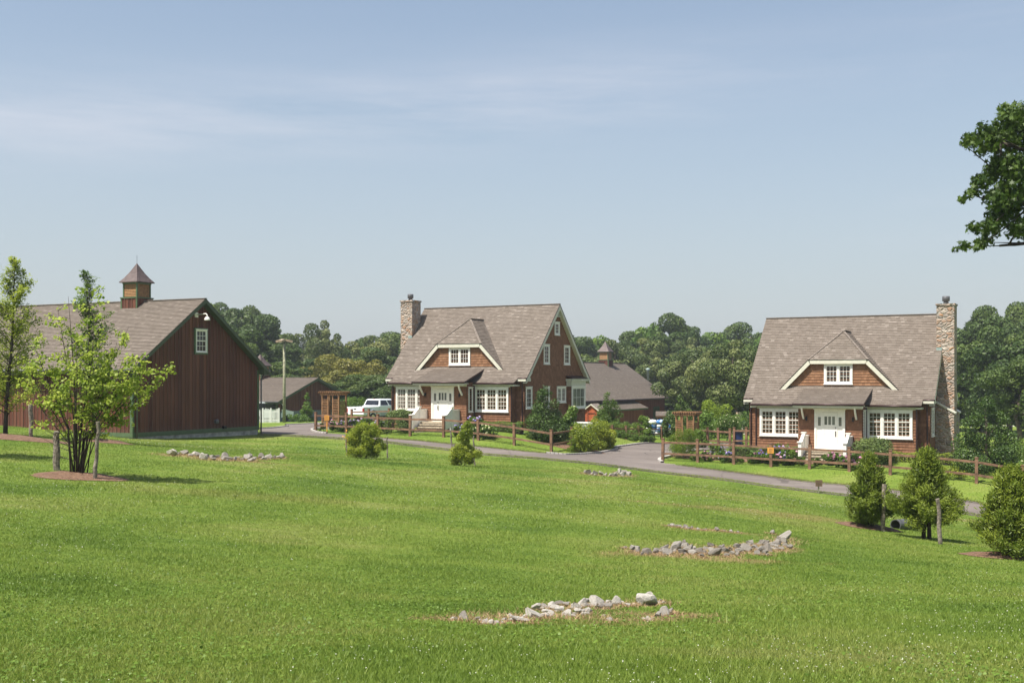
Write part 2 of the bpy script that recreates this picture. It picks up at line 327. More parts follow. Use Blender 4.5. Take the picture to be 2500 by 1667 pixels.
# ------------------------------------------------------------------ mesh builder
class MB:
    def __init__(s): s.v=[];s.f=[];s.uv=[]
    def face(s,pts,uv=None):
        i=len(s.v);s.v+= [tuple(p) for p in pts];s.f.append(tuple(range(i,i+len(pts))));s.uv.append(uv)
    def box(s,x0,x1,y0,y1,z0,z1):
        P=[(x,y,z) for z in(z0,z1) for y in(y0,y1) for x in(x0,x1)]
        for q in((0,2,3,1),(4,5,7,6),(0,1,5,4),(2,6,7,3),(0,4,6,2),(1,3,7,5)): s.face([P[k] for k in q])
        return s
    def obox(s,o,ax,ay,az,sx,sy,sz):   # oriented box: centre o, half sizes
        o=Vector(o);ax,ay,az=[Vector(a).normalized() for a in(ax,ay,az)]
        P=[o+ax*(i*sx)+ay*(j*sy)+az*(k*sz) for k in(-1,1) for j in(-1,1) for i in(-1,1)]
        for q in((0,2,3,1),(4,5,7,6),(0,1,5,4),(2,6,7,3),(0,4,6,2),(1,3,7,5)): s.face([P[k] for k in q])
        return s
    def bar(s,a,b,w,h,up=(0,0,1)):     # rectangular bar a->b, width w (sideways), height h (along up)
        a=Vector(a);b=Vector(b);d=(b-a).normalized();sd=d.cross(Vector(up)).normalized();u=sd.cross(d)
        return s.obox((a+b)/2,d,sd,u,(b-a).length/2,w/2,h/2)
    def prism(s,poly,off):             # planar polygon extruded by vector off
        off=Vector(off);P=[Vector(p) for p in poly];Q=[p+off for p in P];n=len(P)
        s.face(P[::-1]);s.face(Q)
        for i in range(n): s.face([P[i],P[(i+1)%n],Q[(i+1)%n],Q[i]])
        return s
    def tube(s,pts,rad,n=8,cap=True):
        pts=[Vector(p) for p in pts];rings=[]
        ref=Vector((.31,.17,.93))
        for i,p in enumerate(pts):
            d=(pts[min(i+1,len(pts)-1)]-pts[max(i-1,0)]).normalized()
            a=d.cross(ref if abs(d.dot(ref))<.95 else Vector((1,0,0))).normalized();b=d.cross(a)
            r=rad[i] if hasattr(rad,'__len__') else rad
            base=len(s.v);s.v+=[tuple(p+a*(r*math.cos(t*2*math.pi/n))+b*(r*math.sin(t*2*math.pi/n))) for t in range(n)];rings.append(base)
        for A,B in zip(rings,rings[1:]):
            for t in range(n): s.f.append((A+t,B+t,B+(t+1)%n,A+(t+1)%n));s.uv.append(None)
        if cap:
            s.f.append(tuple(rings[0]+t for t in range(n)));s.uv.append(None);s.f.append(tuple(rings[-1]+n-1-t for t in range(n)));s.uv.append(None)
        return s
    def lathe(s,prof,n=16,o=(0,0,0),rot=0):
        rings=[]
        for r,z in prof:
            base=len(s.v);s.v+=[(o[0]+r*math.cos(rot+t*2*math.pi/n),o[1]+r*math.sin(rot+t*2*math.pi/n),o[2]+z) for t in range(n)];rings.append(base)
        for A,B in zip(rings,rings[1:]):
            for t in range(n): s.f.append((A+t,A+(t+1)%n,B+(t+1)%n,B+t));s.uv.append(None)
        s.f.append(tuple(rings[-1]+t for t in range(n)));s.uv.append(None);s.f.append(tuple(rings[0]+n-1-t for t in range(n)));s.uv.append(None)
        return s
    def courses(s,poly,c,t,uvo=(0,0),nrm=None,phase=None):
        # planar polygon covered by overlapping courses (shingles / clapboards) of exposure c, butt thickness t
        P=[Vector(p) for p in poly];nn=Vector((0,0,0))
        for i in range(len(P)): nn+=(P[i]-P[0]).cross(P[(i+1)%len(P)]-P[0])
        nn.normalize()
        if nrm is not None and nn.dot(Vector(nrm))<0: nn=-nn
        up=(Vector((0,0,1))-nn*nn.z).normalized();a=up.cross(nn).normalized();o=P[0]
        q=[((p-o).dot(a),(p-o).dot(up)) for p in P]
        oz=o.z/ max(up.z,.2)               # courses line up from face to face by height
        q=[(x,y+oz) for x,y in q]
        s0=min(y for x,y in q);s1=max(y for x,y in q)
        k=math.floor(s0/c)
        au=o.dot(a)
        def clip(pl,y0,sign):
            out=[]
            for i in range(len(pl)):
                p=pl[i];r=pl[(i+1)%len(pl)];ip=sign*(p[1]-y0)>=-1e-9;ir=sign*(r[1]-y0)>=-1e-9
                if ip:out.append(p)
                if ip!=ir:
                    tt=(y0-p[1])/(r[1]-p[1]);out.append((p[0]+(r[0]-p[0])*tt,y0))
            return out
        while k*c<s1-1e-6:
            y0=k*c;y1=y0+c;b=clip(clip(q,y0,1),y1,-1) if len(q)>2 else []
            if len(b)>=3:
                def w(p,l=None):
                    l=t*(1-(p[1]-y0)/c)+.002 if l is None else l
                    return o+a*p[0]+up*(p[1]-oz)+nn*l
                s.face([w(p) for p in b],[(p[0]+au,p[1]) for p in b])
                ylow=min(p[1] for p in b);lo=[p for p in b if p[1]<ylow+1e-6]
                if len(lo)>=2:
                    l0=min(lo);l1=max(lo)
                    s.face([w(l0,-.012),w(l1,-.012),w(l1),w(l0)],[(l0[0]+au,y0)]*4)
            k+=1
        return s
    def build(s,name,m,parent=None,smooth=False,loc=None,link=True):
        me=bpy.data.meshes.new(name);me.from_pydata(s.v,[],s.f)
        if any(u is not None for u in s.uv):
            ul=me.uv_layers.new(name='UVMap');i=0;d=ul.data
            for f,u in zip(s.f,s.uv):
                for j in range(len(f)):
                    if u is not None:d[i].uv=u[j]
                    i+=1
        if isinstance(m,str):m=M[m]
        me.materials.append(m)
        if smooth:
            for p in me.polygons:p.use_smooth=True
        me.update()
        o=bpy.data.objects.new(name,me)
        if link:col.objects.link(o)
        o.parent=parent
        if loc is not None:o.location=loc
        return o
def npmesh(name,V,nv,tone=None,m=None,parent=None,dry=None):
    """V: (k*nv,3) vertices, k polygons of nv vertices each"""
    k=len(V)//nv;me=bpy.data.meshes.new(name)
    me.vertices.add(len(V));me.vertices.foreach_set('co',np.ascontiguousarray(V,dtype=np.float32).ravel())
    me.loops.add(len(V));me.loops.foreach_set('vertex_index',np.arange(len(V),dtype=np.int32))
    me.polygons.add(k);me.polygons.foreach_set('loop_start',np.arange(0,len(V),nv,dtype=np.int32))
    me.update(calc_edges=True)
    for nm,arr in(('tone',tone),('dry',dry)):
        if arr is not None:
            at=me.attributes.new(nm,'FLOAT','POINT');at.data.foreach_set('value',np.repeat(arr,nv).astype(np.float32))
    me.materials.append(M[m] if isinstance(m,str) else m)
    o=bpy.data.objects.new(name,me);col.objects.link(o);o.parent=parent;return o
LEAF={'quad':[(-.5,-.5),(.5,-.5),(.5,.5),(-.5,.5)],
 'leaf':[(0,-.5),(.28,-.1),(.22,.25),(0,.5),(-.22,.25),(-.28,-.1)],
 'heart':[(0,-.5),(.38,-.3),(.5,.05),(0,.55),(-.5,.05),(-.38,-.3)],
 'needle':[(-.09,-.5),(.09,-.5),(.05,.5),(-.05,.5)],
 'spray':[(0,-.5),(.16,-.15),(.1,.1),(.13,.3),(0,.5),(-.13,.3),(-.1,.1),(-.16,-.15)],
 'oak':[(0,-.5),(.12,-.2),(.42,-.22),(.2,.02),(.46,.18),(.14,.2),(0,.55),(-.14,.2),(-.46,.18),(-.2,.02),(-.42,-.22),(-.12,-.2)]}
def leaves(name,P,Nn,size,tone,m,parent,kind='leaf',rs=nrs,jit=.6,dirs=None):
    """one polygon per point P, roughly facing Nn"""
    k=len(P);Nn=Nn+rs.normal(0,jit,(k,3));Nn/=np.linalg.norm(Nn,axis=1,keepdims=True)+1e-9
    r=rs.normal(0,1,(k,3)) if dirs is None else dirs+rs.normal(0,.28,(k,3));A=np.cross(Nn,r);A/=np.linalg.norm(A,axis=1,keepdims=True)+1e-9;B=np.cross(A,Nn)
    L=np.array(LEAF[kind]);sz=size*rs.uniform(.65,1.35,k) if np.isscalar(size) else size
    V=P[:,None,:]+(A[:,None,:]*L[None,:,0:1]+B[:,None,:]*L[None,:,1:2])*sz[:,None,None]
    V=V+Nn[:,None,:]*(np.abs(L[None,:,0:1])*-.35*sz[:,None,None])
    return npmesh(name,V.reshape(-1,3),len(L),np.clip(tone,0,1),m,parent)
def clumpcloud(cs,rs_,per,rs,ax=(1,1,.8),inner=.15):
    """points on many clump shells: cs centres, rs_ radii"""
    P=[];Nn=[];T=[]
    for c,r in zip(cs,rs_):
        k=max(4,int(per*r*r)) ;d=rs.normal(0,1,(k,3));d[:,2]+=.25;d/=np.linalg.norm(d,axis=1,keepdims=True)
        rad=r*(1-np.abs(rs.normal(0,inner,k)));P.append(c+d*rad[:,None]*np.array(ax));Nn.append(d);T.append(np.full(k,rs.uniform(.15,.75))+rs.normal(0,.15,k))
    return np.concatenate(P),np.concatenate(Nn),np.concatenate(T)
def crown(rx,rz,nc,rs,flat=.0,cone=0,base=0.0,rc=(.24,.4),low=False):
    """clump centres in an ellipsoid/cone of half width rx and height rz standing on z=base"""
    cs=[];rr=[]
    while len(cs)<nc:
        d=rs.uniform(-1,1,3);l=np.linalg.norm(d)
        if l>1 or l<.35:continue
        z=(d[2]+1)/2
        w=1.0
        if cone: 
            z=rs.uniform(0,1)**1.45;w=(1-z)**cone*1.35+.05 if z>.2 else 1.08
            hh=math.hypot(d[0],d[1])+1e-6;q_=rs.uniform(.35,1)/hh;d=np.array([d[0]*q_,d[1]*q_,d[2]])
        elif low:
            z=rs.uniform(0,1)*.9;hh=math.hypot(d[0],d[1])+1e-6;q_=math.sqrt(rs.uniform(.12,1))*(1.1-.55*z*z)/hh;d=np.array([d[0]*q_,d[1]*q_,d[2]])
        c=np.array([d[0]*rx*w*(1-.25),d[1]*rx*w*(1-.25),base+rz*(.08+.84*z if not cone else .06+.90*z)])
        cs.append(c);rr.append(rs.uniform(rc[0]*.75,rc[1])*rx*(1 if not cone else (.48+.75*(1-z))))
    return cs,rr
def limbs(mb,base,top,r,cs,rs,n=6,k=7):
    """trunk plus limbs that reach into the clumps"""
    b=Vector(base);t=Vector(top);L=(t-b).length
    pts=[b+(t-b)*(i/5)+Vector((rs.normal(0,.02*L),rs.normal(0,.02*L),0))*(i>0) for i in range(6)]
    rad=[r*(1.35,1,.82,.62,.4,.15)[i] for i in range(6)]
    mb.tube(pts,rad,k)
    idx=rs.choice(len(cs),min(n,len(cs)),replace=False)
    for j in idx:
        c=Vector(cs[j]);f=rs.uniform(.35,.8);p=b+(t-b)*f
        if c.z<p.z:p=b+(t-b)*max(.2,(c.z-b.z)/max(.1,t.z-b.z)*.7)
        m=p.lerp(c,.5)+Vector((0,0,-.05*L))
        mb.tube([p,m,c],[r*.42,r*.25,r*.08],5)
ROOT=[]
# ------------------------------------------------------------------ the road, drives and ground sheet
def poly_world(pts): return [G(px,py) for px,py in pts]
FAR=[(636,1048),(703,1041.5),(697,1038),(770,1034.5),(845,1031)]
ROADFAR=[(760,1053),(775,1058.5),(812,1060.5),(880,1066),(946,1071.7),(1077,1082.7),(1167,1091.6),(1260,1101),(1333,1108)]
DRV_L=[(1380,1111.5),(1428,1110),(1470,1106),(1500,1100),(1506,1097),(1499,1093),(1540,1088),(1586,1084),(1637,1083.5),(1720,1086),(1790,1087)]
DRV_R=[(1790,1095),(1700,1101),(1655,1110),(1632,1117),(1614,1121),(1608,1126),(1617,1131)]
ROADFAR2=[(1660,1137.5),(1700,1143),(1783,1153),(1870,1163.5),(1960,1176),(2087,1187.5),(2200,1201),(2300,1215),(2409,1231),(2520,1249),(2700,1276),(2900,1304)]
ROADNEAR=[(2900,1342),(2700,1308),(2520,1280),(2396,1260),(2300,1245),(2200,1229),(2096,1214),(1997,1202),(1900,1190.5),(1783,1174),(1700,1164),(1617,1155),(1530,1143.5),(1446,1133),(1360,1125),(1286,1118),(1178,1110),(1086,1097.6),(1000,1088),(946,1081),(839,1072),(750,1067),(690,1064),(636,1062.3)]
def dens(P,step=.7):
    out=[]
    for a,b in zip(P,P[1:]):
        k=max(1,int((b-a).length/step))
        for i in range(k): out.append(a.lerp(b,i/k))
    out.append(P[-1]);return out
def smooth(P,it=2):
    P=[p.copy() for p in P]
    for _ in range(it):
        Q=[P[0]]
        for a,b in zip(P,P[1:]): Q+=[a.lerp(b,.25),a.lerp(b,.75)]
        P=Q+[P[-1]]
    return P
isl1=smooth(poly_world([(845,1046),(790,1048),(762,1050)]+ROADFAR))       # kerb island left of house A continuing along the road
Lw=poly_world(FAR)
nearW=smooth(poly_world(ROADNEAR),1)
drvL=smooth(poly_world(DRV_L),1); drvR=smooth(poly_world(DRV_R),2); far2=smooth(poly_world(ROADFAR2),1)
ROADPOLY=[(p.x,p.y) for p in (dens(Lw)+dens(isl1)+dens([isl1[-1]]+drvL)+dens(drvR)+dens([drvR[-1]]+far2)+dens(nearW))]
def inside(X,Y,poly):
    ins=np.zeros(X.shape,bool);px=np.array([p[0] for p in poly]);py=np.array([p[1] for p in poly]);j=len(poly)-1
    for i in range(len(poly)):
        c=((py[i]>Y)!=(py[j]>Y))
        xi=(px[j]-px[i])*(Y-py[i])/((py[j]-py[i])+1e-12)+px[i]
        ins^=c&(X<xi);j=i
    return ins
def grid_sheet(name,xs,ys,m,dz=0,mask=None,attr=None):
    X,Y=np.meshgrid(xs,ys);Zz=H(X,Y)+dz;nx=len(xs);ny=len(ys)
    V=np.stack([X,Y,Zz],-1).reshape(-1,3)
    i=np.arange(nx-1);j=np.arange(ny-1);I,J=np.meshgrid(i,j);a=(J*nx+I).ravel()
    Fq=np.stack([a,a+1,a+1+nx,a+nx],1)
    if mask is not None:
        cx=V[Fq].mean(1);Fq=Fq[mask(cx[:,0],cx[:,1])]
        used=np.unique(Fq);mp=np.full(len(V),-1);mp[used]=np.arange(len(used));V=V[used];Fq=mp[Fq]
    me=bpy.data.meshes.new(name);me.from_pydata(V.tolist(),[],Fq.tolist());me.materials.append(M[m])
    if attr is not None:
        at=me.attributes.new('dry','FLOAT','POINT');at.data.foreach_set('value',attr(V[:,0],V[:,1]).astype(np.float32))
    me.polygons.foreach_set('use_smooth',np.ones(len(me.polygons),bool));me.update()
    o=bpy.data.objects.new(name,me);col.objects.link(o);return o
# dry / worn patches of the lawn: (px,py) centre, half width (m) across, half depth, strength
DRYW=[(1395,1512,1.0,.28,.85),(1090,1512,.45,.16,.8),(1250,1522,.5,.12,.7),(1640,1503,.55,.34,.85),(1510,1525,.5,.22,.45),(1720,1362,1.5,.4,.7),(1870,1340,.8,.4,.7),(1750,1295,1.7,.22,.5),(1500,1164,1.7,.45,.6),(560,1122,2.2,.45,.6),
 (1650,1232,2.2,.4,.4),(1800,1250,2.0,.45,.3),(1900,1255,2.4,.9,.4),(1990,1262,1.6,.6,.35),(1560,1185,5,.5,.2),(1760,1215,3.4,.6,.25),(2360,1270,1.6,.8,.4),(600,1210,2.5,1.0,.16),(1180,1165,5,.5,.18)]
DRY=[]
for px,py,a,b,s in DRYW:
    g=G(px,py);DRY.append((g.x,g.y,a,b,s))
def dryf(x,y):
    f=np.zeros_like(x)
    wob=1+.35*np.sin(x*3.1+y*1.7)+.25*np.sin(x*7.3-y*5.1)
    for cx,cy,a,b,s in DRY:
        d=((x-cx)/a)**2+((y-cy)/b)**2
        f=np.maximum(f,s*np.clip(1.35-d*wob,0,1))
    return f
xs=np.unique(np.concatenate([np.arange(-320,-60,12),np.arange(-60,-26,2),np.arange(-26,40,.5),np.arange(40,70,2),np.arange(70,321,12)]))
ys=np.unique(np.concatenate([np.arange(-90,0,6),np.arange(0,20,.4),np.arange(20,90,.5),np.arange(90,130,1),np.arange(130,420,10)]))
lawn=grid_sheet('lawn',xs,ys,'ground',0,None,dryf);tag(lawn,kind='structure')
rx=np.arange(-26,50,.25);ry=np.arange(44,118,.25)
road=grid_sheet('road',rx,ry,'asphalt',.05,lambda x,y:inside(x,y,ROADPOLY));tag(road,kind='structure')
# trim the road border: a ribbon sheet along the outline gives a clean edge
def ribbon(name,P,w,h,m,kind='structure',dz=.0,label=None,cat=None):
    mb=MB();P=dens(P,.35);s=0
    L=[]
    for i,p in enumerate(P):
        d=(P[min(i+1,len(P)-1)]-P[max(i-1,0)]);d.z=0;d.normalize();nn=Vector((-d.y,d.x,0))
        a=p+nn*w/2;b=p-nn*w/2;z=Hs(p.x,p.y)+dz
        L.append((Vector((a.x,a.y,z)),Vector((b.x,b.y,z))))
    for i in range(len(P)-1):
        a,b=L[i];c,d=L[i+1];l=(P[i+1]-P[i]).length;up=Vector((0,0,h));dn=Vector((0,0,-.15))
        u0,u1=s,s+l;s=u1
        mb.face([a+up,b+up,d+up,c+up],[(u0,0),(u0,w),(u1,w),(u1,0)])
        mb.face([b+dn,d+dn,d+up,b+up],[(u0,0),(u1,0),(u1,h),(u0,h)])
        mb.face([a+dn,a+up,c+up,c+dn],[(u0,0),(u0,h),(u1,h),(u1,0)])
    o=mb.build(name,m);return tag(o,label,cat,None,kind)
ribbon('road_edge',nearW,.45,.058,'asphalt')
ribbon('road_edge',[isl1[k] for k in range(len(isl1)//3,len(isl1))],.45,.056,'asphalt')
ribbon('road_edge',far2,.45,.057,'asphalt')
ribbon('kerb',isl1[:int(len(isl1)*.45)],.16,.15,'kerb')
ribbon('kerb',[isl1[-1]]+drvL[:int(len(drvL)*.42)],.2,.13,'kerb')
ribbon('kerb',drvL[int(len(drvL)*.42):],.2,.13,'kerb')
ribbon('kerb',drvR[int(len(drvR)*.2):],.2,.14,'kerb')
ribbon('kerb',Lw[:2],.18,.13,'kerb');ribbon('kerb',Lw[2:],.18,.13,'kerb')

# ------------------------------------------------------------------ windows
def window(par,o,ud,nd,w,h,units=1,cols=3,rows=(2,3),double=True,case=.12,m='white',g='glass',sillz=.05,name='window'):
    """o = lower left outer corner on the wall plane, ud = direction to the right, nd = outward normal"""
    o=Vector(o);u=Vector(ud).normalized();n_=Vector(nd).normalized();z=Vector((0,0,1))
    mb=MB();gl=MB()
    def b(x0,x1,z0,z1,d0,d1): mb.obox(o+u*((x0+x1)/2)+z*((z0+z1)/2)+n_*((d0+d1)/2),u,n_,z,(x1-x0)/2,(d1-d0)/2,(z1-z0)/2)
    b(0,case,0,h,-.02,.06);b(w-case,w,0,h,-.02,.06);b(case,w-case,h-case,h,-.02,.058);b(case,w-case,0,case*.8,-.02,.058)
    b(-.03,w+.03,-sillz,.0,-.02,.09)
    b(-.03,w+.03,h,h+.035,-.02,.085)
    iw=w-2*case;mu=.12 if units>1 else 0;uw=(iw-mu*(units-1))/units
    for i in range(units):
        x0=case+i*(uw+mu);x1=x0+uw
        if i<units-1: b(x1,x1+mu,case*.8,h-case,-.02,.056)
        z0=case*.8;z1=h-case;s=.045
        if double:
            zm=z0+(z1-z0)*(rows[1]+.0)/(rows[0]+rows[1])
            parts=((zm-.0,z1,rows[0],.030),(z0,zm+.03,rows[1],.016))
        else: parts=((z0,z1,rows[0],.028),)
        for za,zb,nr,d in parts:
            b(x0,x0+s,za,zb,-.02,d);b(x1-s,x1,za,zb,-.02,d);b(x0+s,x1-s,za,za+s,-.02,d);b(x0+s,x1-s,zb-s,zb,-.02,d)
            for c in range(1,cols):
                xx=x0+s+(x1-x0-2*s)*c/cols;b(xx-.011,xx+.011,za+s,zb-s,-.01,d-.006)
            for r in range(1,nr):
                zz=za+s+(zb-za-2*s)*r/nr;b(x0+s,x1-s,zz-.011,zz+.011,-.01,d-.008)
        P=[o+u*x0+z*z0,o+u*x1+z*z0,o+u*x1+z*z1,o+u*x0+z*z1];P=[p+n_*.006 for p in P];gl.face(P)
    wo=mb.build(name,m,par)
    gl.build('pane',g,wo)
    return wo
def lantern(par,loc,label=None):
    mb=MB();x,y,z=loc
    mb.lathe([(.02,-.14),(.05,-.11),(.06,.02),(.075,.035),(.02,.1),(.01,.14)],6,loc);mb.bar((x,y,z+.07),(x,y+.1,z+.11),.02,.02);mb.box(x-.03,x+.03,y+.08,y+.13,z-.02,z+.14)
    return mb.build('wall_lantern','black',par)

# ------------------------------------------------------------------ the two shingled cottages
def cottage(name,loc,mir,label,gable_windows,ground):
    root=empty(name,loc,-HR,label,'house','pair of matching shingled cottages')
    gz=-ground
    dc,pb,w1,w2,wz0,wz1=.87,1.03,1.86,4.38,.64,2.22
    bw,be,mw,vm,ru,rv=1.81,4.57,5.2,.62,5.5,.4
    ridge=(5.33,7.91);prof=[(-.26,2.52),(.4,2.84),(1.2,3.62),ridge]
    bk=[(10.26+.0,2.84),(9.46,3.62),ridge]
    # walls
    w=MB();c,t=.165,.03
    def wall(poly,n): w.courses(poly,c,t,nrm=n)
    wall([(-be,0,gz),(be,0,gz),(be,0,2.42),(-be,0,2.42)],(0,-1,0))
    wall([(be,0,gz),(be,vm,gz),(be,vm,2.6),(be,0,2.42)],(1,0,0));wall([(-be,vm,gz),(-be,0,gz),(-be,0,2.42),(-be,vm,2.6)],(-1,0,0))
    wall([(be,vm,gz),(mw,vm,gz),(mw,vm,2.8),(be,vm,2.8)],(0,-1,0));wall([(-mw,vm,gz),(-be,vm,gz),(-be,vm,2.8),(-mw,vm,2.8)],(0,-1,0))
    d=.12
    for s in(1,-1):
        wall([(s*mw,vm,gz),(s*mw,10.04,gz),(s*mw,10.04,2.9),(s*mw,9.46,3.62-d),(s*mw,5.33,7.91-d),(s*mw,1.2,3.62-d),(s*mw,vm,3.0)],(s,0,0))
    wall([(mw,10.04,gz),(-mw,10.04,gz),(-mw,10.04,2.9),(mw,10.04,2.9)],(0,1,0))
    # entrance block
    wall([(-bw,-pb,gz),(bw,-pb,gz),(bw,-pb,2.5),(-bw,-pb,2.5)],(0,-1,0))
    for s in(1,-1): wall([(s*bw,-pb,gz),(s*bw,0,gz),(s*bw,0,2.6),(s*bw,-pb,2.5)],(s,0,0))
    wo=w.build('wall','siding',root)
    f=MB();f.box(-mw+.03,mw-.03,vm+.03,10.0,gz-.5,gz+.06);f.box(-be+.03,be-.03,.03,vm+.1,gz-.5,gz+.06);f.build('foundation','concrete',root)
    # corner boards are the downspouts in the photograph
    for x,y,zt in((be+.03,-.06,2.4),(-be-.03,-.06,2.4),(mw-.12,vm-.07,2.7),(-mw+.1,vm-.07,2.7),(bw+.05,-.12,2.45)):
        MB().tube([(x,y,gz),(x,y,zt-.25),(x*1.0,y-.1,zt)],.045,8).build('downspout','gutter',root)
    # roof
    r=MB();C_,T=.145,.02;bu=4.89
    def pl(P,n): r.courses(P,C_,T,nrm=n)
    for i in range(len(prof)-1):
        (v0,z0),(v1,z1)=prof[i],prof[i+1];uu=bu if i==0 else ru
        pl([(-uu,v0,z0),(uu,v0,z0),(uu,v1,z1),(-uu,v1,z1)],(0,-1,1))
    for i in range(len(bk)-1):
        (v0,z0),(v1,z1)=bk[i],bk[i+1]
        pl([(ru,v0,z0),(-ru,v0,z0),(-ru,v1,z1),(ru,v1,z1)],(0,1,1))
    # entrance shed roof
    su=2.0;pl([(-su,-1.62,2.59),(su,-1.62,2.59),(su,1.2,3.50),(-su,1.2,3.50)],(0,-1,1))
    ro=r.build('roof','roof',root);MB().bar((-ru,5.33,7.92),(ru,5.33,7.92),.2,.04).build('ridge_cap','ridge',ro)
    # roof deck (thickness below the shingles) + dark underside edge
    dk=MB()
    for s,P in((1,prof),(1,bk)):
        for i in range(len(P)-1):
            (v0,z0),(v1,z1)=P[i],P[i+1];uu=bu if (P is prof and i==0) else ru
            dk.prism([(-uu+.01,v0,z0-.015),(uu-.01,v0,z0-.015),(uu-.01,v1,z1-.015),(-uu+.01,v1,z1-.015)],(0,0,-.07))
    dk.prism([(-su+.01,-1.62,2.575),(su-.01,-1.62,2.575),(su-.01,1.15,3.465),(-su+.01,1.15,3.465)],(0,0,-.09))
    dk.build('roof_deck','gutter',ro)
    # gutters
    def gut(a,b,rr=.06): MB().tube([a,b],rr,8).build('gutter','gutter',ro,True)
    gut((-bu,-.32,2.47),(-su,-.32,2.47));gut((su,-.32,2.47),(bu,-.32,2.47));gut((-su-.02,-1.68,2.54),(su+.02,-1.68,2.54))
    for s in(1,-1): gut((s*bu,.34,2.80),(s*(ru+.02),.34,2.80))
    gut((-ru,10.32,2.8),(ru,10.32,2.8))
    # white trim: friezes, soffits, rake boards
    tr=MB()
    tr.box(-be-.03,-bw,-.045,.0,2.24,2.42);tr.box(bw,be+.03,-.045,.0,2.24,2.42)
    tr.box(-bu+.05,-bw,-.27,-.045,2.36,2.42);tr.box(bw,bu-.05,-.27,-.045,2.36,2.42)
    for s in(1,-1):
        tr.box(*sorted((s*bu,s*be)),-.25,vm,2.30,2.40)
        tr.box(*sorted((s*be,s*(ru-.02))),.28,vm+.03,2.62,2.76)
        tr.box(*sorted((s*(ru-.02),s*(mw+.04))),.3,1.0,2.62,2.84)
    tr.box(-su+.03,su-.03,-1.6,-pb-.02,2.44,2.50);tr.box(-su+.02,su-.02,-1.64,-1.58,2.36,2.52)
    tr.box(-bw-.02,bw+.02,-pb-.045,-pb,2.28,2.45)
    trm=tr.build('eave_trim','creamtrim',root)
    for s in(1,-1):
        rk=MB();P=[(.4,2.84),(1.2,3.62),ridge,(9.46,3.62),(10.26,2.84)]
        for (v0,z0),(v1,z1) in zip(P,P[1:]):
            rk.prism([(s*(ru-.05),v0,z0-.10),(s*(ru-.05),v1,z1-.10),(s*(ru-.05),v1,z1-.44),(s*(ru-.05),v0,z0-.36)],(s*.045,0,0))
            rk.prism([(s*(mw+.0),v0,z0-.32),(s*(mw+.0),v1,z1-.36),(s*(ru-.055),v1,z1-.36),(s*(ru-.055),v0,z0-.32)],(0,0,-.03))
        rk.box(*sorted((s*(ru-.25),s*(ru-.1))),4.9,5.76,7.02,7.06)
        for k in range(9): rk.box(*sorted((s*(ru-.2),s*(ru-.14))),5.0+k*.08,5.02+k*.08,7.06,7.45-abs(k-4)*.06)
        rk.build('rake_board','creamtrim',root)
    # brackets
    for s in(1,-1):
        b=MB();pts=[(s*1.5,-1.56,2.42),(s*1.5,-1.42,2.12),(s*1.5,-1.22,1.88),(s*1.5,-1.06,1.72)]
        for a_,b_ in zip(pts,pts[1:]): b.bar(a_,b_,.09,.10,(0,1,.3))
        b.box(*sorted((s*1.5-.05,s*1.5+.05)),-1.6,-1.03,2.40,2.46)
        b.build('roof_bracket','white',root)
        lantern(root,(s*1.32,-1.17,1.72))
    # dormer
    D=root
    fw=MB();fw.courses([(-2.95,1.15,3.56),(2.95,1.15,3.56),(1.62,1.15,4.93),(-1.62,1.15,4.93)],c,t,nrm=(0,-1,0))
    dm=fw.build('dormer','siding_dormer',root)
    dr=MB()
    dr.courses([(-1.745,.91,5.15),(1.745,.91,5.15),(0,2.51,6.88)],C_,T,nrm=(0,-1,1))
    for s in(1,-1): dr.courses([(s*3.51,.91,3.33),(s*1.745,.91,5.15),(0,2.51,6.9),(0,4.36,6.9)],C_,T,nrm=(s,0,1))
    dr.build('dormer_roof','roof',dm)
    rc_=MB()
    for s in(1,-1): rc_.bar((s*1.745,.91,5.155),(0,2.51,6.90),.15,.02)
    rc_.bar((0,2.5,6.92),(0,4.3,6.92),.17,.03);rc_.build('ridge_cap','ridge',dm)
    dt=MB()
    dt.prism([(-1.66,.93,5.12),(1.66,.93,5.12),(1.60,.93,4.90),(-1.60,.93,4.90)],(0,.05,0))
    dt.prism([(-1.70,.95,5.04),(1.70,.95,5.04),(1.66,1.16,5.0),(-1.66,1.16,5.0)],(0,0,-.04))
    for s in(1,-1):
        dt.prism([(s*1.72,.93,5.11),(s*3.49,.93,3.29),(s*3.22,.93,3.27),(s*1.62,.93,4.89)],(0,.05,0))
        dt.prism([(s*1.70,.96,4.96),(s*3.4,.96,3.24),(s*3.4,1.17,3.24),(s*1.70,1.17,4.96)],(0,0,-.04))
    dt.build('dormer_trim','creamtrim',dm)
    window(root,(-.83,1.13,3.72),(1,0,0),(0,-1,0),1.66,1.19,2,3,(3,),False)
    # bay windows
    g=('glassblind','glass') 
    window(root,(w1,-.02,wz0),(1,0,0),(0,-1,0),w2-w1,wz1-wz0,3)
    window(root,(-w2,-.02,wz0),(1,0,0),(0,-1,0),w2-w1,wz1-wz0,3,g='glassblind' if mir<0 else 'glass')
    for s in(1,-1): window(root,(s*bw+s*.016,(-.82 if s>0 else -.28),.62),(0,s,0),(s,0,0),.50,1.6,1,1,(1,),False,.045)
    # door with sidelights
    dr=MB();y=-pb-.02
    dr.box(-dc,-dc+.13,y-.06,y+.02,0,2.25);dr.box(dc-.13,dc,y-.06,y+.02,0,2.25);dr.box(-dc+.13,dc-.13,y-.058,y+.02,2.10,2.25);dr.box(-dc-.05,dc+.05,y-.085,y+.02,2.25,2.30)
    dr.box(-dc+.13,dc-.13,y-.09,y+.02,-.08,.03)
    fr=dr.build('door_frame','white',root)
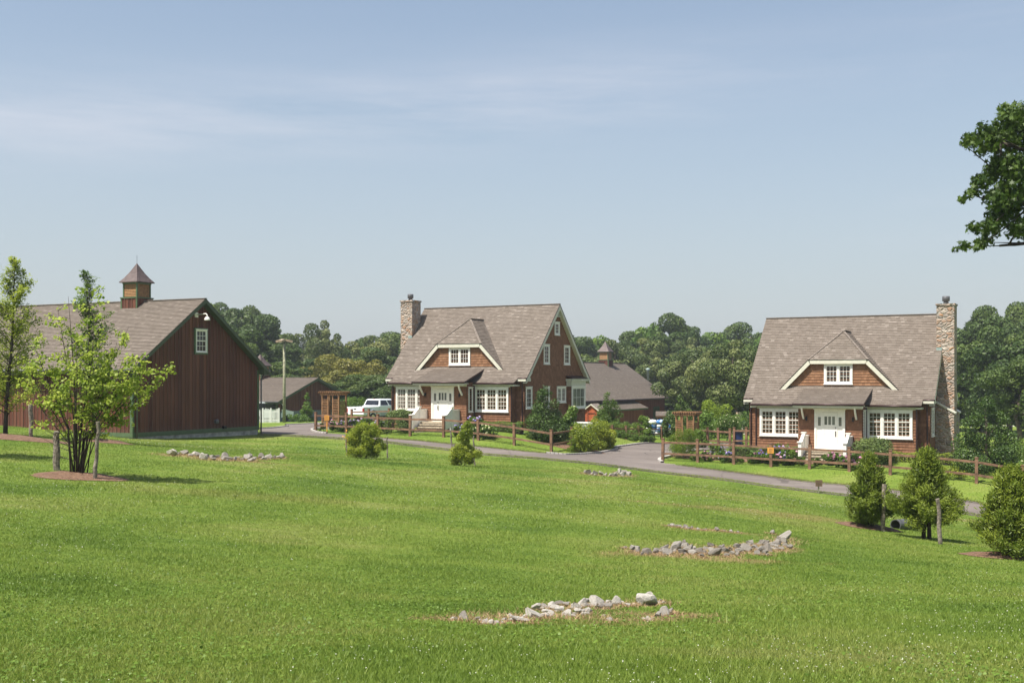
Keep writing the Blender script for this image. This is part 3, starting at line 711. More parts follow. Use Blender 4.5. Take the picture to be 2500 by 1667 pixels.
    for s in(1,-1):
        sl=MB();x0,x1=sorted((s*.435,s*(dc-.13)));sl.box(x0,x1,y-.02,y+.01,.03,1.32);sl.box(x0,x1,y-.02,y+.01,1.82,2.1);sl.box(x0,x0+.07,y-.02,y+.01,1.32,1.82);sl.box(x1-.07,x1,y-.02,y+.01,1.32,1.82)
        so=sl.build('sidelight','white',root);MB().box(x0+.07,x1-.07,y-.008,y-.002,1.32,1.82).build('pane','glassblind',so)
    dl=MB();X=.43;dl.box(-X,X,y-.03,y,.03,1.38);dl.box(-X,X,y-.03,y,1.86,2.09)
    for k in range(4):
        xx=-X+.10+k*(2*X-.2)/3;dl.box(xx-.03 if k else -X,xx+.03 if k<3 else X,y-.03,y,1.38,1.86)
    for k in range(5):
        xx=-X+.12+k*(2*X-.24)/4;dl.box(xx-.006,xx+.006,y-.036,y-.03,.25,1.30)
    dl.box(-X,-X+.1,y-.038,y-.03,.03,2.09);dl.box(X-.1,X,y-.038,y-.03,.03,2.09);dl.box(-X+.1,X-.1,y-.038,y-.03,.03,.22);dl.box(-X+.1,X-.1,y-.038,y-.03,1.30,1.38)
    do=dl.build('door','white',root)
    MB().box(-X+.1,X-.1,y-.012,y-.006,1.38,1.86).build('pane','glassblind',do)
    hd=MB();hx=(X-.09)*(1 if mir>0 else -1);MB().lathe([(.03,-.03),(.03,.03)],8,(hx,y-.05,1.22)).build('deadbolt','black',do);hd.bar((hx,y-.045,.72),(hx,y-.045,1.02),.05,.025,(0,1,0));hd.tube([(hx,y-.05,1.0),(hx,y-.10,.95),(hx,y-.10,.82),(hx,y-.05,.76)],.014,6);hd.build('door_handle','black',do)
    # stoop: landing, steps, cheek panels
    st=MB();G0=gz
    st.box(-1.15,1.15,-2.0,-pb-.02,-.13,-.02)
    for k in range(1,4): st.box(-1.12,1.12,-2.0-.3*k,-2.0-.3*(k-1)-.01,-.02-.155*k-.07,-.02-.155*k)
    stp=st.build('steps','step',root)
    sr=MB()
    for k in range(0,4): sr.box(-1.07,1.07,-1.96-.3*k,-1.1,G0-.3,-.02-.155*k-.07-.001)
    sr.build('riser','stepside',stp)
    for s in(1,-1):
        pn=MB();x=s*1.25
        def bx(y0,y1,z0,z1,wd=.16): pn.box(x-wd/2,x+wd/2,y0,y1,z0,z1)
        bx(-2.08,-1.9,G0,.92,.18);pn.box(x-.14,x+.14,-2.13,-1.85,.92,.98)
        bx(-2.95,-2.77,G0,.42,.18);pn.box(x-.14,x+.14,-3.0,-2.72,.42,.48)
        pn.prism([(x-.06,-2.77,G0+.1),(x-.06,-2.08,G0+.3),(x-.06,-2.08,.80),(x-.06,-2.77,.34)],(.12,0,0))
        bx(-1.9,-pb-.02,-.4,.72,.10);pn.box(x-.09,x+.09,-1.9,-pb-.02,.72,.78)
        pn.bar((x,-2.77,.40),(x,-2.08,.86),.17,.05)
        pn.build('stoop_railing','white',root)
    # gable windows on the side without a chimney
    s=-mir
    U=(0,s,0);Nn=(s,0,0)
    def gw(v0,v1,z0,z1,**k):
        o=(s*(mw+.018),v0 if s>0 else v1,z0);window(root,o,U,Nn,v1-v0,z1-z0,**k)
    if gable_windows:
        gw(3.35,4.2,3.78,5.09,cols=2,rows=(4,),double=False,case=.1);gw(6.5,7.4,3.78,5.09,cols=2,rows=(4,),double=False,case=.1)
        gw(5.0,5.75,5.8,6.67,cols=2,rows=(3,),double=False,case=.1)
        gw(.78,1.62,.85,2.25,cols=2,rows=(4,),double=False,case=.1);gw(3.35,4.2,.85,2.25,cols=2,rows=(4,),double=False,case=.1)
        gw(5.38,6.75,1.15,2.24,units=2,cols=3,rows=(3,),double=False,case=.1)
        e=.36;ya,yb=6.98,9.25
        bb=MB();bb.courses([(s*(mw+e),ya,.55),(s*(mw+e),yb,.55),(s*(mw+e),yb,.8),(s*(mw+e),ya,.8)],c,t,nrm=(s,0,0))
        bb.courses([(s*mw,ya,.45),(s*(mw+e),ya,.55),(s*(mw+e),ya,2.3),(s*mw,ya,2.3)],c,t,nrm=(0,-1,0));bb.courses([(s*mw,yb,.45),(s*(mw+e),yb,.55),(s*(mw+e),yb,2.3),(s*mw,yb,2.3)],c,t,nrm=(0,1,0))
        bo=bb.build('box_bay','siding',root)
        bt=MB();bt.box(*sorted((s*mw,s*(mw+e+.05))),ya-.05,yb+.05,2.25,2.62);bt.box(*sorted((s*mw,s*(mw+e+.16))),ya-.18,yb+.18,2.62,2.78);bt.build('bay_trim','creamtrim',bo)
        MB().prism([(s*mw,ya-.2,2.98),(s*(mw+e+.2),ya-.2,2.79),(s*(mw+e+.2),yb+.2,2.79),(s*mw,yb+.2,2.98)],(0,0,.03)).build('bay_roof','gutter',bo)
        window(root,(s*(mw+e+.015),ya+.04 if s>0 else yb-.04,.72),U,Nn,yb-ya-.08,1.53,1,3,(2,),False,.12,g='glassblind')
        fl=MB();fl.lathe([(.03,-.08),(.07,-.02),(.05,.04)],10,(s*(mw+.8),7.9,2.7));fl.build('flood_light','white',root,True)
    else:
        gw(3.35,4.2,3.78,5.09,cols=2,rows=(4,),double=False,case=.1);gw(6.5,7.4,3.78,5.09,cols=2,rows=(4,),double=False,case=.1)
    # chimney side (s = mir)
    s=mir
    window(root,(s*(mw+.018),1.1 if s>0 else 1.95,.75),(0,s,0),(s,0,0),.85,1.6,1,2,(2,),False,.1)
    ch=MB();x0,x1=sorted((s*5.2,s*6.18));ch.box(x0,x1,3.2,4.33,1.8,8.30)
    for (ya,yb) in((2.62,3.22),(4.31,5.05)):
        ch.prism([(s*5.22,ya,gz-.4),(s*6.24,ya,gz-.4),(s*6.24,ya,2.05),(s*5.22,ya,2.62)],(0,yb-ya,0))
    ch.prism([(s*5.22,3.2,gz-.4),(s*6.22,3.2,gz-.4),(s*6.22,3.2,1.9),(s*5.22,3.2,1.9)],(0,1.13,0))
    ch.box(x0-.05,x1+.05,3.15,4.38,8.30,8.40)
    co=ch.build('chimney','stone',root)
    for (ya,yb) in((2.57,3.21),(4.32,5.1)): MB().prism([(s*5.22,ya,2.62),(s*6.32,ya,2.0),(s*6.32,ya,2.08),(s*5.22,ya,2.71)],(0,yb-ya,0)).build('chimney_shoulder_cap','creamtrim',co)
    MB().lathe([(.16,0),(.16,.08),(.13,.1),(.13,.14),(.21,.17),(.215,.44),(.18,.46),(.17,.4)],20,(s*5.66,3.7,8.40)).build('chimney_pot','metaldark',co,True)
    xx=sorted((s*5.2,s*5.5));MB().box(xx[0],xx[1],3.16,3.20,5.55,5.85).build('flashing','lead',co)
    return root
houseA=cottage('cottage',A0,-1,'brown shingled cottage at centre with stone chimney on its left end, gable windows in view',True,.6)
houseB=cottage('cottage',B0,1,'brown shingled cottage at right with tall stone chimney on its right end',False,.6)

# ------------------------------------------------------------------ barns
def board_wall(mb,bt,poly,n,uvd):
    P=[Vector(p) for p in poly];u=Vector(uvd)
    mb.face(P,[(p.dot(u),p.z) for p in P])
    # battens, clipped to the polygon
    a0=min(p.dot(u) for p in P);a1=max(p.dot(u) for p in P);k=math.ceil((a0+.05)/.3);n_=Vector(n)
    base=P[0]-u*P[0].dot(u);base.z=0
    while k*.3<a1-.02:
        a=k*.3;zs=[]
        for p,q in zip(P,P[1:]+P[:1]):
            pa,qa=p.dot(u),q.dot(u)
            if (pa-a)*(qa-a)<0: zs.append(p.z+(q.z-p.z)*(a-pa)/(qa-pa))
        if len(zs)>=2:
            c=base+u*a;z0,z1=min(zs),max(zs)
            b0=len(bt.v);bt.obox(c+n_*.015+Vector((0,0,(z0+z1)/2)),u,n_,(0,0,1),.022,.015,(z1-z0)/2)
            for i in range(len(bt.uv)-6,len(bt.uv)):bt.uv[i]=[(a+.01,0)]*4
        k+=1
def cupola(par,uc,vc,half,z0,z1,z2,ztip,fin=True,slat='slat'):
    """lower boarded box up to z1, louvred box to z2, flared copper roof to ztip"""
    mb=MB();h=half
    for n,u in(((0,-1,0),(1,0,0)),((1,0,0),(0,1,0)),((0,1,0),(-1,0,0)),((-1,0,0),(0,-1,0))):
        n_=Vector(n);uu=Vector(u);c=Vector((uc,vc,0))+n_*h
        P=[c-uu*h,c+uu*h];P=[Vector((P[0].x,P[0].y,z0)),Vector((P[1].x,P[1].y,z0)),Vector((P[1].x,P[1].y,z1)),Vector((P[0].x,P[0].y,z1))]
        board_wall(mb,mb,P,n,u)
    cu=mb.build('cupola','barn',par)
    k=h*.87;sl=MB();nsl=max(6,int((z2-z1)/.09))
    sl.box(uc-k+.05,uc+k-.05,vc-k+.05,vc+k-.05,z1,z2)
    for i in range(nsl):
        za=z1+(z2-z1)*i/nsl;zb=z1+(z2-z1)*(i+1)/nsl
        for n,u in(((0,-1),(1,0)),((1,0),(0,1)),((0,1),(-1,0)),((-1,0),(0,-1))):
            n_=Vector((*n,0));uu=Vector((*u,0));c=Vector((uc,vc,0))
            sl.face([c+n_*(k-.01)-uu*k+Vector((0,0,za)),c+n_*(k-.01)+uu*k+Vector((0,0,za)),c+n_*(k-.045)+uu*k+Vector((0,0,zb)),c+n_*(k-.045)-uu*k+Vector((0,0,zb))])
    sl.build('louvre','slat',cu)
    tr=MB()
    for sx in(-1,1):
        for sy in(-1,1):
            tr.box(*sorted((uc+sx*(h-.08),uc+sx*(h+.02))),*sorted((vc+sy*(h-.08),vc+sy*(h+.02))),z0,z1)
            tr.box(*sorted((uc+sx*(k-.08),uc+sx*(k+.012))),*sorted((vc+sy*(k-.08),vc+sy*(k+.012))),z1,z2)
    tr.box(uc-h-.05,uc+h+.05,vc-h-.05,vc+h+.05,z1-.03,z1+.04);tr.box(uc-k-.03,uc+k+.03,vc-k-.03,vc+k+.03,z2-.06,z2+.03)
    tr.build('cupola_trim','green',cu)
    rf=MB();e=h*1.13*math.sqrt(2);hh=ztip-z2-.03
    rf.lathe([(e,0),(e,.05),(e*.72,.05+hh*.22),(e*.45,.05+hh*.48),(e*.2,.05+hh*.78),(.02,.05+hh)],4,(uc,vc,z2+.03),math.pi/4)
    ro=rf.build('cupola_roof','copper',cu)
    if fin: MB().tube([(uc,vc,ztip-.02),(uc,vc,ztip+.55)],.012,5).build('finial','metaldark',ro)
    return cu
def gable_barn(name,loc,rot,label,Wd,E,Hh,L,go,ov,gz=0,front_open=False,window_=True,skirt=None):
    root=empty(name,loc,-rot,label,'barn')
    m=Wd/2;sl=(Hh-E)/(m+ov);zu=lambda v:E+(v+ov if v<=m else Wd-v+ov)*sl
    wl=MB();b0=gz+.62 if skirt is None else skirt
    gp=[(0,0,b0),(0,Wd,b0),(0,Wd,zu(Wd)-.1),(0,m,Hh-.1),(0,0,zu(0)-.1)]
    board_wall(wl,wl,gp,(1,0,0),(0,1,0))
    if not front_open: board_wall(wl,wl,[(-L,0,b0),(0,0,b0),(0,0,zu(0)-.1),(-L,0,zu(0)-.1)],(0,-1,0),(1,0,0))
    board_wall(wl,wl,[(-L,Wd,b0),(0,Wd,b0),(0,Wd,zu(0)-.1),(-L,Wd,zu(0)-.1)],(0,1,0),(1,0,0))
    board_wall(wl,wl,[(-L,0,b0),(-L,Wd,b0),(-L,Wd,zu(Wd)-.1),(-L,m,Hh-.1),(-L,0,zu(0)-.1)],(-1,0,0),(0,1,0))
    wl.build('wall','barn',root)
    r=MB();c,t=.15,.028
    r.courses([(-L-go,-ov,E),(go,-ov,E),(go,m,Hh),(-L-go,m,Hh)],c,t,nrm=(0,-1,1))
    r.courses([(-L-go,Wd+ov,E),(go,Wd+ov,E),(go,m,Hh),(-L-go,m,Hh)],c,t,nrm=(0,1,1))
    ro=r.build('roof','roof',root);MB().bar((-L-go,m,Hh+.02),(go,m,Hh+.02),.25,.04).build('ridge_cap','ridge',ro)
    tr=MB()
    for s in(0,1):
        v0=-ov if s==0 else Wd+ov
        P=[(go-.04,v0,E-.02),(go-.04,m,Hh-.02),(go-.04,m,Hh-.26),(go-.04,v0,E-.24)]
        tr.prism(P,(.05,0,0))
        tr.prism([(-L-go+.02,v0,E-.02),(go-.04,v0,E-.02),(go-.04,m,Hh-.02),(-L-go+.02,m,Hh-.02)],(0,0,-.06))
        tr.prism([(.02,v0,E-.20),(.02,m,Hh-.2),(go-.05,m,Hh-.2),(go-.05,v0,E-.2)],(0,0,-.03))
        # boxed eave return
        vi=0 if s==0 else Wd
        tr.prism([(.0,v0,E-.24),(.0,vi,E-.24),(.0,vi,zu(0)-.1),(.0,v0,E-.06)],(go-.05,0,0))
        tr.box(-L,go-.05,min(v0,vi),max(v0,vi),E-.26,E-.2)
    tr.build('rake_trim','darkgreen' ,root)
    for v in(-ov-.06,Wd+ov+.06): MB().tube([(-L-go,v,E-.06),(go,v,E-.06)],.075,8).build('gutter','metaldark',ro,True)
    return root,zu
BR=R(27.0)
barn,zu=gable_barn('barn',(-21.153,64.192,-3.351),BR,'large dark red barn at left with copper-roofed cupola and single gable window',10.8,3.864,8.116,30,.48,.494,gz=-.25,skirt=.30)
fd=MB();fd.box(-30,-.03,.03,10.77,-1.2,.02);fd.box(-30,-.005,.005,10.8,-1.2,.10)
fd=MB();fd.box(-30,-.02,.02,10.78,-1.4,.10);fd.build('foundation','concrete',barn)
tg=MB();tg.box(-30,.03,-.03,.0,.08,.32);tg.box(.0,.035,.0,10.83,.08,.32)
tg.box(-.16,.03,-.035,.0,.32,3.9);tg.box(.0,.04,-.04,.1,.32,3.9);tg.box(.0,.04,10.66,10.83,.32,3.9)
tg.build('corner_trim','green',barn)
for v in(.18,10.9):
    y=.22 if v<1 else 10.92
    MB().tube([(.12,y,-.35 if v<1 else -.3),(.12,y,3.3),(.16,(-.35 if v<1 else 11.25),3.7)],.05,8).build('downspout','metaldark',barn,True)
wv0,wv1,wz,wt=4.886,6.03,4.79,6.377
gt=MB()
for a in((wv0,wv0+.1,wz,wt),(wv1-.1,wv1,wz,wt),(wv0+.1,wv1-.1,wz,wz+.13),(wv0+.1,wv1-.1,wt-.1,wt)): gt.box(0,.075,*a)
gt.build('window_casing','green',barn)
window(barn,(.045,wv0+.1,wz+.13),(0,1,0),(1,0,0),wv1-wv0-.2,wt-wz-.23,1,3,(2,2),True,.06,sillz=.02)
cupola(barn,-5.07,5.4,.66,7.5,8.31,9.22,10.42)
lm=MB();lm.box(0,.06,4.95,5.2,7.0,7.28);lm.tube([(.05,5.08,7.15),(.75,5.08,7.2),(.86,5.08,7.12),(.86,5.08,7.0)],.035,8)
lo=lm.build('wall_lamp','white',barn,True);MB().lathe([(.03,.02),(.09,-.02),(.15,-.09),(.17,-.19),(.17,-.21),(.08,-.22)],16,(.86,5.08,7.02)).build('lamp_shade','white',lo,True)
vt=MB();vt.tube([(.0,6.75,.74),(.14,6.75,.74)],.13,12);vt.tube([(.14,6.75,.74),(.18,6.75,.74)],.15,12);vt.build('wall_vent','metaldark',barn,True)
MB().box(0,.18,7.35,7.6,.28,.45).build('outlet_box','black',barn)

lb,zu2=gable_barn('barn',(-25.35,125,-5.575),HR,'low red barn behind the light pole with white picket fence and grey base wall',12.5,3.1,5.67,9,.6,.7,front_open=True,skirt=1.9)
MB().box(-9,-.04,.1,12.4,-.5,1.9).box(-.06,.02,-.02,12.52,1.84,2.0).build('base_wall','greywall',lb)
for u in(-.25,-4.5,-9): MB().box(u-.14,u+.14,.0,.24,.2,3.1).build('post','darkgreen',lb)
cupola(lb,-7.9,6.25,.85,4.9,5.95,7.0,8.35,False)

rb=empty('barn',(21.245,154.624,-5.676),-HR,'long red barn behind the middle cottage with cupola and lean-to roof','barn')
hw,E3,H3,L3=6.607,3.1,7.757,27
wl=MB();board_wall(wl,wl,[(-.6,-L3,-.6),(-.6,-.5,-.6),(-.6,-.5,3.3),(-.6,-L3,3.3)],(1,0,0),(0,1,0))
for v,nn in((-L3,-1),(-.5,1)): board_wall(wl,wl,[(-2*hw+.6,v,-.6),(-.6,v,-.6),(-.6,v,3.3),(-hw,v,H3-.25),(-2*hw+.6,v,3.3)],(0,nn,0),(1,0,0))
board_wall(wl,wl,[(-2*hw+.6,-L3,-.6),(-2*hw+.6,-.5,-.6),(-2*hw+.6,-.5,3.3),(-2*hw+.6,-L3,3.3)],(-1,0,0),(0,1,0));wl.build('wall','barnmid',rb)
r=MB();r.courses([(0,-L3-.6,E3),(0,0,E3),(-hw,0,H3),(-hw,-L3-.6,H3)],.17,.03,nrm=(1,0,1));r.courses([(-2*hw,-L3-.6,E3),(-2*hw,0,E3),(-hw,0,H3),(-hw,-L3-.6,H3)],.17,.03,nrm=(-1,0,1))
r.courses([(1.352,-L3-.5,2.01),(1.352,-11.31,2.01),(-.6,-11.31,2.95),(-.6,-L3-.5,2.95)],.17,.03,nrm=(1,0,2));r.bar((-hw,-L3-.6,H3+.02),(-hw,0,H3+.02),.3,.06)
ro=r.build('roof','roof',rb)
tr=MB();tr.prism([(0,-L3-.6,E3-.02),(0,0,E3-.02),(-hw,0,H3-.02),(-hw,-L3-.6,H3-.02)],(0,0,-.12));tr.prism([(-2*hw,-L3-.6,E3-.02),(-2*hw,0,E3-.02),(-hw,0,H3-.02),(-hw,-L3-.6,H3-.02)],(0,0,-.12))
tr.prism([(1.34,-L3-.5,1.99),(1.34,-11.33,1.99),(-.6,-11.33,2.93),(-.6,-L3-.5,2.93)],(0,0,-.14))
for s in(0,-2*hw): tr.prism([(s,-L3-.6,E3-.1),(-hw,-L3-.6,H3-.1),(-hw,-L3-.6,H3-.45),(s,-L3-.6,E3-.45)],(0,.05,0))
for v in(-4.6,-4.6+1.9): tr.box(-.6,-.52,v-.07,v+.07,-.5,1.9)
tr.box(-.6,-.52,-4.6,-2.7,1.8,2.0);tr.build('rake_trim','green',rb)
MB().box(-.6,-.55,-4.5,-2.8,-.5,1.8).build('door','darkgreen',rb)
MB().tube([(.07,-L3-.6,E3-.05),(.07,0,E3-.05)],.09,8).build('gutter','gutter',ro)
lt=MB();board_wall(lt,lt,[(.9,-L3,-.6),(.9,-12,-.6),(.9,-12,2.1),(.9,-L3,2.1)],(1,0,0),(0,1,0));board_wall(lt,lt,[(-.6,-12,-.6),(.9,-12,-.6),(.9,-12,2.1),(-.6,-12,2.7)],(0,1,0),(1,0,0));board_wall(lt,lt,[(-.6,-L3,-.6),(.9,-L3,-.6),(.9,-L3,2.1),(-.6,-L3,2.7)],(0,-1,0),(1,0,0));lt.build('lean_to_wall','barnmid',rb)
cupola(rb,-hw,-6.535,.748,6.6,8.118,9.15,10.53,False)
MB().lathe([(.16,0),(.16,1.3),(.26,1.35),(.26,1.6),(.1,1.7)],12,(-2.6,-1.5,5.4)).build('vent_pipe','lead',ro,True)
# little bright red shed right of the middle cottage
p=W(1444,93)
sh=empty('shed',(p.x,p.y,p.z),-HR,'small bright red garden shed just right of the middle cottage','shed')
hw_,e_,a_=.62,1.55,1.98
s=MB();board_wall(s,s,[(-hw_,0,-.3),(hw_,0,-.3),(hw_,0,e_),(0,0,a_),(-hw_,0,e_)],(0,-1,0),(1,0,0))
for x in(-hw_,hw_): board_wall(s,s,[(x,0,-.3),(x,1.2,-.3),(x,1.2,e_),(x,0,e_)],(1 if x>0 else -1,0,0),(0,1,0))
board_wall(s,s,[(-hw_,1.2,-.3),(hw_,1.2,-.3),(hw_,1.2,e_),(0,1.2,a_),(-hw_,1.2,e_)],(0,1,0),(1,0,0));s.build('wall','barnbright',sh)
s=MB()
for x in(-1,1): s.prism([(x*(hw_+.1),-.1,e_-.06),(0,-.1,a_+.03),(0,1.3,a_+.03),(x*(hw_+.1),1.3,e_-.06)],(0,0,.04))
s.build('roof','ridge',sh)
s=MB()
for x in(-1,1): s.prism([(x*(hw_+.12),-.14,e_-.06),(0,-.14,a_+.05),(0,-.14,a_-.05),(x*(hw_+.12),-.14,e_-.16)],(0,.05,0))
s.build('rake_trim','creamtrim',sh)
s=MB();s.box(-.33,-.30,-.035,0,0,1.25);s.box(.30,.33,-.035,0,0,1.25);s.box(-.33,.33,-.035,0,1.25,1.29);s.box(-.33,.33,-.035,0,.62,.66);s.build('door_trim','gutter',sh)
# ------------------------------------------------------------------ post and rail fences
def fence(posts,label,h=1.32,rot=HR,skip=()):
    P=[Vector((p[0],p[1],Hs(p[0],p[1]))) for p in posts];o=P[len(P)//2]
    root=empty('post_and_rail_fence',o,0,label,'fence')
    pm=MB();a=.075;pm.box(-a,a,-a,a,-.4,h-.03);pm.box(-a-.02,a+.02,-a-.02,a+.02,h-.03,h);pm.prism([(-a,-a,h),(a,-a,h),(a,a,h),(-a,a,h)],(0,0,.015))
    po=pm.build('post','fence',root);first=True
    for p in P:
        c=po if first else po.copy()
        if not first: col.objects.link(c)
        first=False;c.parent=root;c.location=p-o;c.rotation_euler=(R(rng.uniform(-1,1)),R(rng.uniform(-1,1)),-rot)
    for i,(p,q) in enumerate(zip(P,P[1:])):
        if i in skip: continue
        for z in(h-.24,.42):
            mb=MB();d=(q-p).normalized();mb.bar(p-o+Vector((0,0,z))+d*.07,q-o+Vector((0,0,z))-d*.07,.10,.11);mb.build('rail','fence',root)
    return root
def fline(o,off,px0,px1,step,rev=False):
    """posts on a line parallel to a cottage front, off metres before it, from column px0 to px1"""
    def t_at(px):
        k=(px-1250)/F;x0,y0=o[0]-off*math.sin(HR),o[1]-off*math.cos(HR)
        return (k*y0-x0)/(math.cos(HR)+k*math.sin(HR))
    x0,y0=o[0]-off*math.sin(HR),o[1]-off*math.cos(HR);t0,t1=t_at(px0),t_at(px1);n_=max(1,round((t1-t0)/step))
    return [(x0+(t0+(t1-t0)*i/n_)*math.cos(HR),y0-(t0+(t1-t0)*i/n_)*math.sin(HR)) for i in range(n_+1)]
def xy(px,d): p=W(px,d);return(p.x,p.y)
fa=fline(A0,4,771,1346,2.45);fence(fa+[(fa[-1][0]+1.35,fa[-1][1]+2.1)],'brown two-rail fence in front of the middle cottage')
fb=fline(B0,4.2,1618,2384,2.2);d_=(fb[-1][0]-fb[-2][0],fb[-1][1]-fb[-2][1]);fence(fb+[(fb[-1][0]+d_[0]*k,fb[-1][1]+d_[1]*k) for k in(1,2,3)],'brown two-rail fence in front of the right cottage, with an orange notice on one post')
fence([xy(1466,84.5),xy(1495,85),xy(1528,85.6),xy(1559,86.2),xy(1587,86.8),xy(1615,87.4)],'dark brown two-rail fence behind the drive, before the blue heap',1.0)
fence([xy(1703,82),xy(1728,80.5),xy(1754,79),xy(1782,77.5)],'brown two-rail fence between the flowering dogwood and the drive at right')
fence([xy(1792,79.5),xy(1822,79),xy(1842,78.5)],'short brown two-rail fence joining the left end of the right cottage',1.35)
fence([xy(858,92),xy(900,91.2),xy(950,90.5)],'brown two-rail fence right behind the white pickup bumper, beside the middle cottage')
# gate brace leaning by the bin
# ------------------------------------------------------------------ cedar arbors
def arbor(p,label,wd=1.9,dp=1.1,h=2.45,rot=HR,ex=.2):
    root=empty('garden_arbor',p,-rot,label,'arbor')
    for sx in(-1,1):
        for sy in(-1,1):
            MB().box(sx*wd/2-.05,sx*wd/2+.05,sy*dp/2-.05,sy*dp/2+.05,-.3,h-.16).build('post','arbor',root)
    b=MB()
    for sy in(-1,1): b.prism([(-wd/2-ex-.05,sy*dp/2-.08,h-.16),(-wd/2-ex*.5,sy*dp/2-.08,h-.30),(wd/2+ex*.5,sy*dp/2-.08,h-.30),(wd/2+ex+.05,sy*dp/2-.08,h-.16)],(0,.045,0))
    b.build('beam','arbor',root)
    r=MB()
    for i in range(11):
        x=-wd/2-ex+i*(wd+2*ex)/10;r.box(x-.03,x+.03,-dp/2-.25,dp/2+.25,h-.16,h-.06)
    for i in range(5):
        y=-dp/2-.15+i*(dp+.3)/4;r.box(-wd/2-ex,wd/2+ex,y-.02,y+.02,h-.06,h-.03)
    r.build('rafters','arbor',root)
    for sx in(-1,1):
        l=MB();x=sx*wd/2
        for i in range(7):
            y=-dp/2+.1+i*(dp-.2)/6;l.box(x-.012,x+.012,y-.018,y+.018,.2,h-.75)
        for i in range(10):
            z=.22+i*(h-1.0)/9;l.box(x-.03,x-.01,-dp/2+.05,dp/2-.05,z-.02,z+.02)
        l.build('trellis_side','arbor',root)
        f=MB();x0,x1=sorted((sx*wd/2,sx*(wd/2-wd*.36)))
        for i in range(5):
            x=x0+.08+i*(x1-x0-.16)/4;f.box(x-.018,x+.018,-dp/2-.015,-dp/2+.015,.2,h-.62)
        for i in range(11):
            z=.22+i*(h-.86)/10;f.box(x0+.04,x1-.04,-dp/2-.035,-dp/2-.012,z-.022,z+.022)
        xi=x1 if sx<0 else x0
        f.box(xi-.045,xi+.045,-dp/2-.045,-dp/2+.045,-.3,h-.2)
        f.build('trellis_front','arbor',root)
    return root
p=W(816,86);arbor((p.x,p.y,p.z),'light cedar arbor with lattice sides left of the middle cottage',1.5,.9,2.75,R(28))
p=W(1678,80);arbor((p.x,p.y,p.z),'reddish cedar arbor with lattice among shrubs left of the right cottage',1.25,1.0,2.45,R(28))
# ------------------------------------------------------------------ light pole
p=W(694,118);lp=empty('light_pole',p,0,'tall weathered wooden pole with three floodlight heads beyond the left barn','light pole')
hp=(1030-838)/F*118
MB().tube([(0,0,-.5),(0,0,hp*.5),(0,0,hp)],[.17,.15,.13],12).build('pole','pole',lp,True)
MB().tube([(0,0,hp-.1),(0,0,hp+.45)],.05,6).build('bracket','metaldark',lp)
for a,dx in((R(250),0),(R(170),-.1),(R(10),.1)):
    mb=MB();d=Vector((math.cos(a),math.sin(a),-.22)).normalized();s_=Vector((-math.sin(a),math.cos(a),0));u_=d.cross(s_)
    mb.obox(Vector((0,0,hp+.42))+d*.52,d,s_,u_,.34,.22,.11);mb.obox(Vector((0,0,hp+.42))+d*.14,d,s_,u_,.1,.05,.05)
    mb.build('floodlight_head','signhead',lp)
# ------------------------------------------------------------------ white picket fence and hydrangea-white van under the carport
def picket(a,b,label,h=1.35):
    A=Vector((*a,Hs(*a)));B=Vector((*b,Hs(*b)));root=empty('picket_fence',A,0,label,'fence');d=B-A;L=d.length;u=d.normalized()
    mb=MB();k=int(L/.14)
    for i in range(k+1):
        c=u*(L*i/k);mb.box(c.x-.04,c.x+.04,c.y-.015,c.y+.015,c.z,c.z+h-(.0 if i%8 else -.05)+.12*math.cos(i/k*6.28*2))
    mb.build('pickets','vinyl',root)
    for z in(.25,h-.2): MB().bar(u*0+Vector((0,.03,z)),u*L+Vector((0,.03,z)),.05,.09).build('rail','vinyl',root)
    for i in range(4):
        c=u*(L*i/3);MB().box(c.x-.07,c.x+.07,c.y-.04,c.y+.1,c.z,c.z+h+.15).build('post','vinyl',root)
picket(xy(622,119),xy(681,118.5),'white picket fence between the left barn and the light pole')
p=W(660,126);vn=empty('parked_van',p,R(20),'white vehicle parked under the low barn roof behind the picket fence','van')
m_=MB();m_.prism([(-2.4,-.95,.45),(2.3,-.95,.45),(2.4,-.95,1.1),(1.6,-.95,1.3),(1.0,-.95,2.15),(-2.3,-.95,2.2),(-2.45,-.95,1.2)],(0,1.9,0));m_.build('body','paint',vn)
m_=MB();m_.prism([(1.5,-.97,1.35),(1.02,-.97,2.0),(-2.0,-.97,2.02),(-2.0,-.97,1.4)],(0,.02,0));m_.build('window','cars_glass',vn)
for x in(-1.5,1.5):
    for y in(-.97,.77): m_=MB();m_.tube([(x,y,.36),(x,y+.2,.36)],.36,16);m_.build('wheel','tyre',vn)
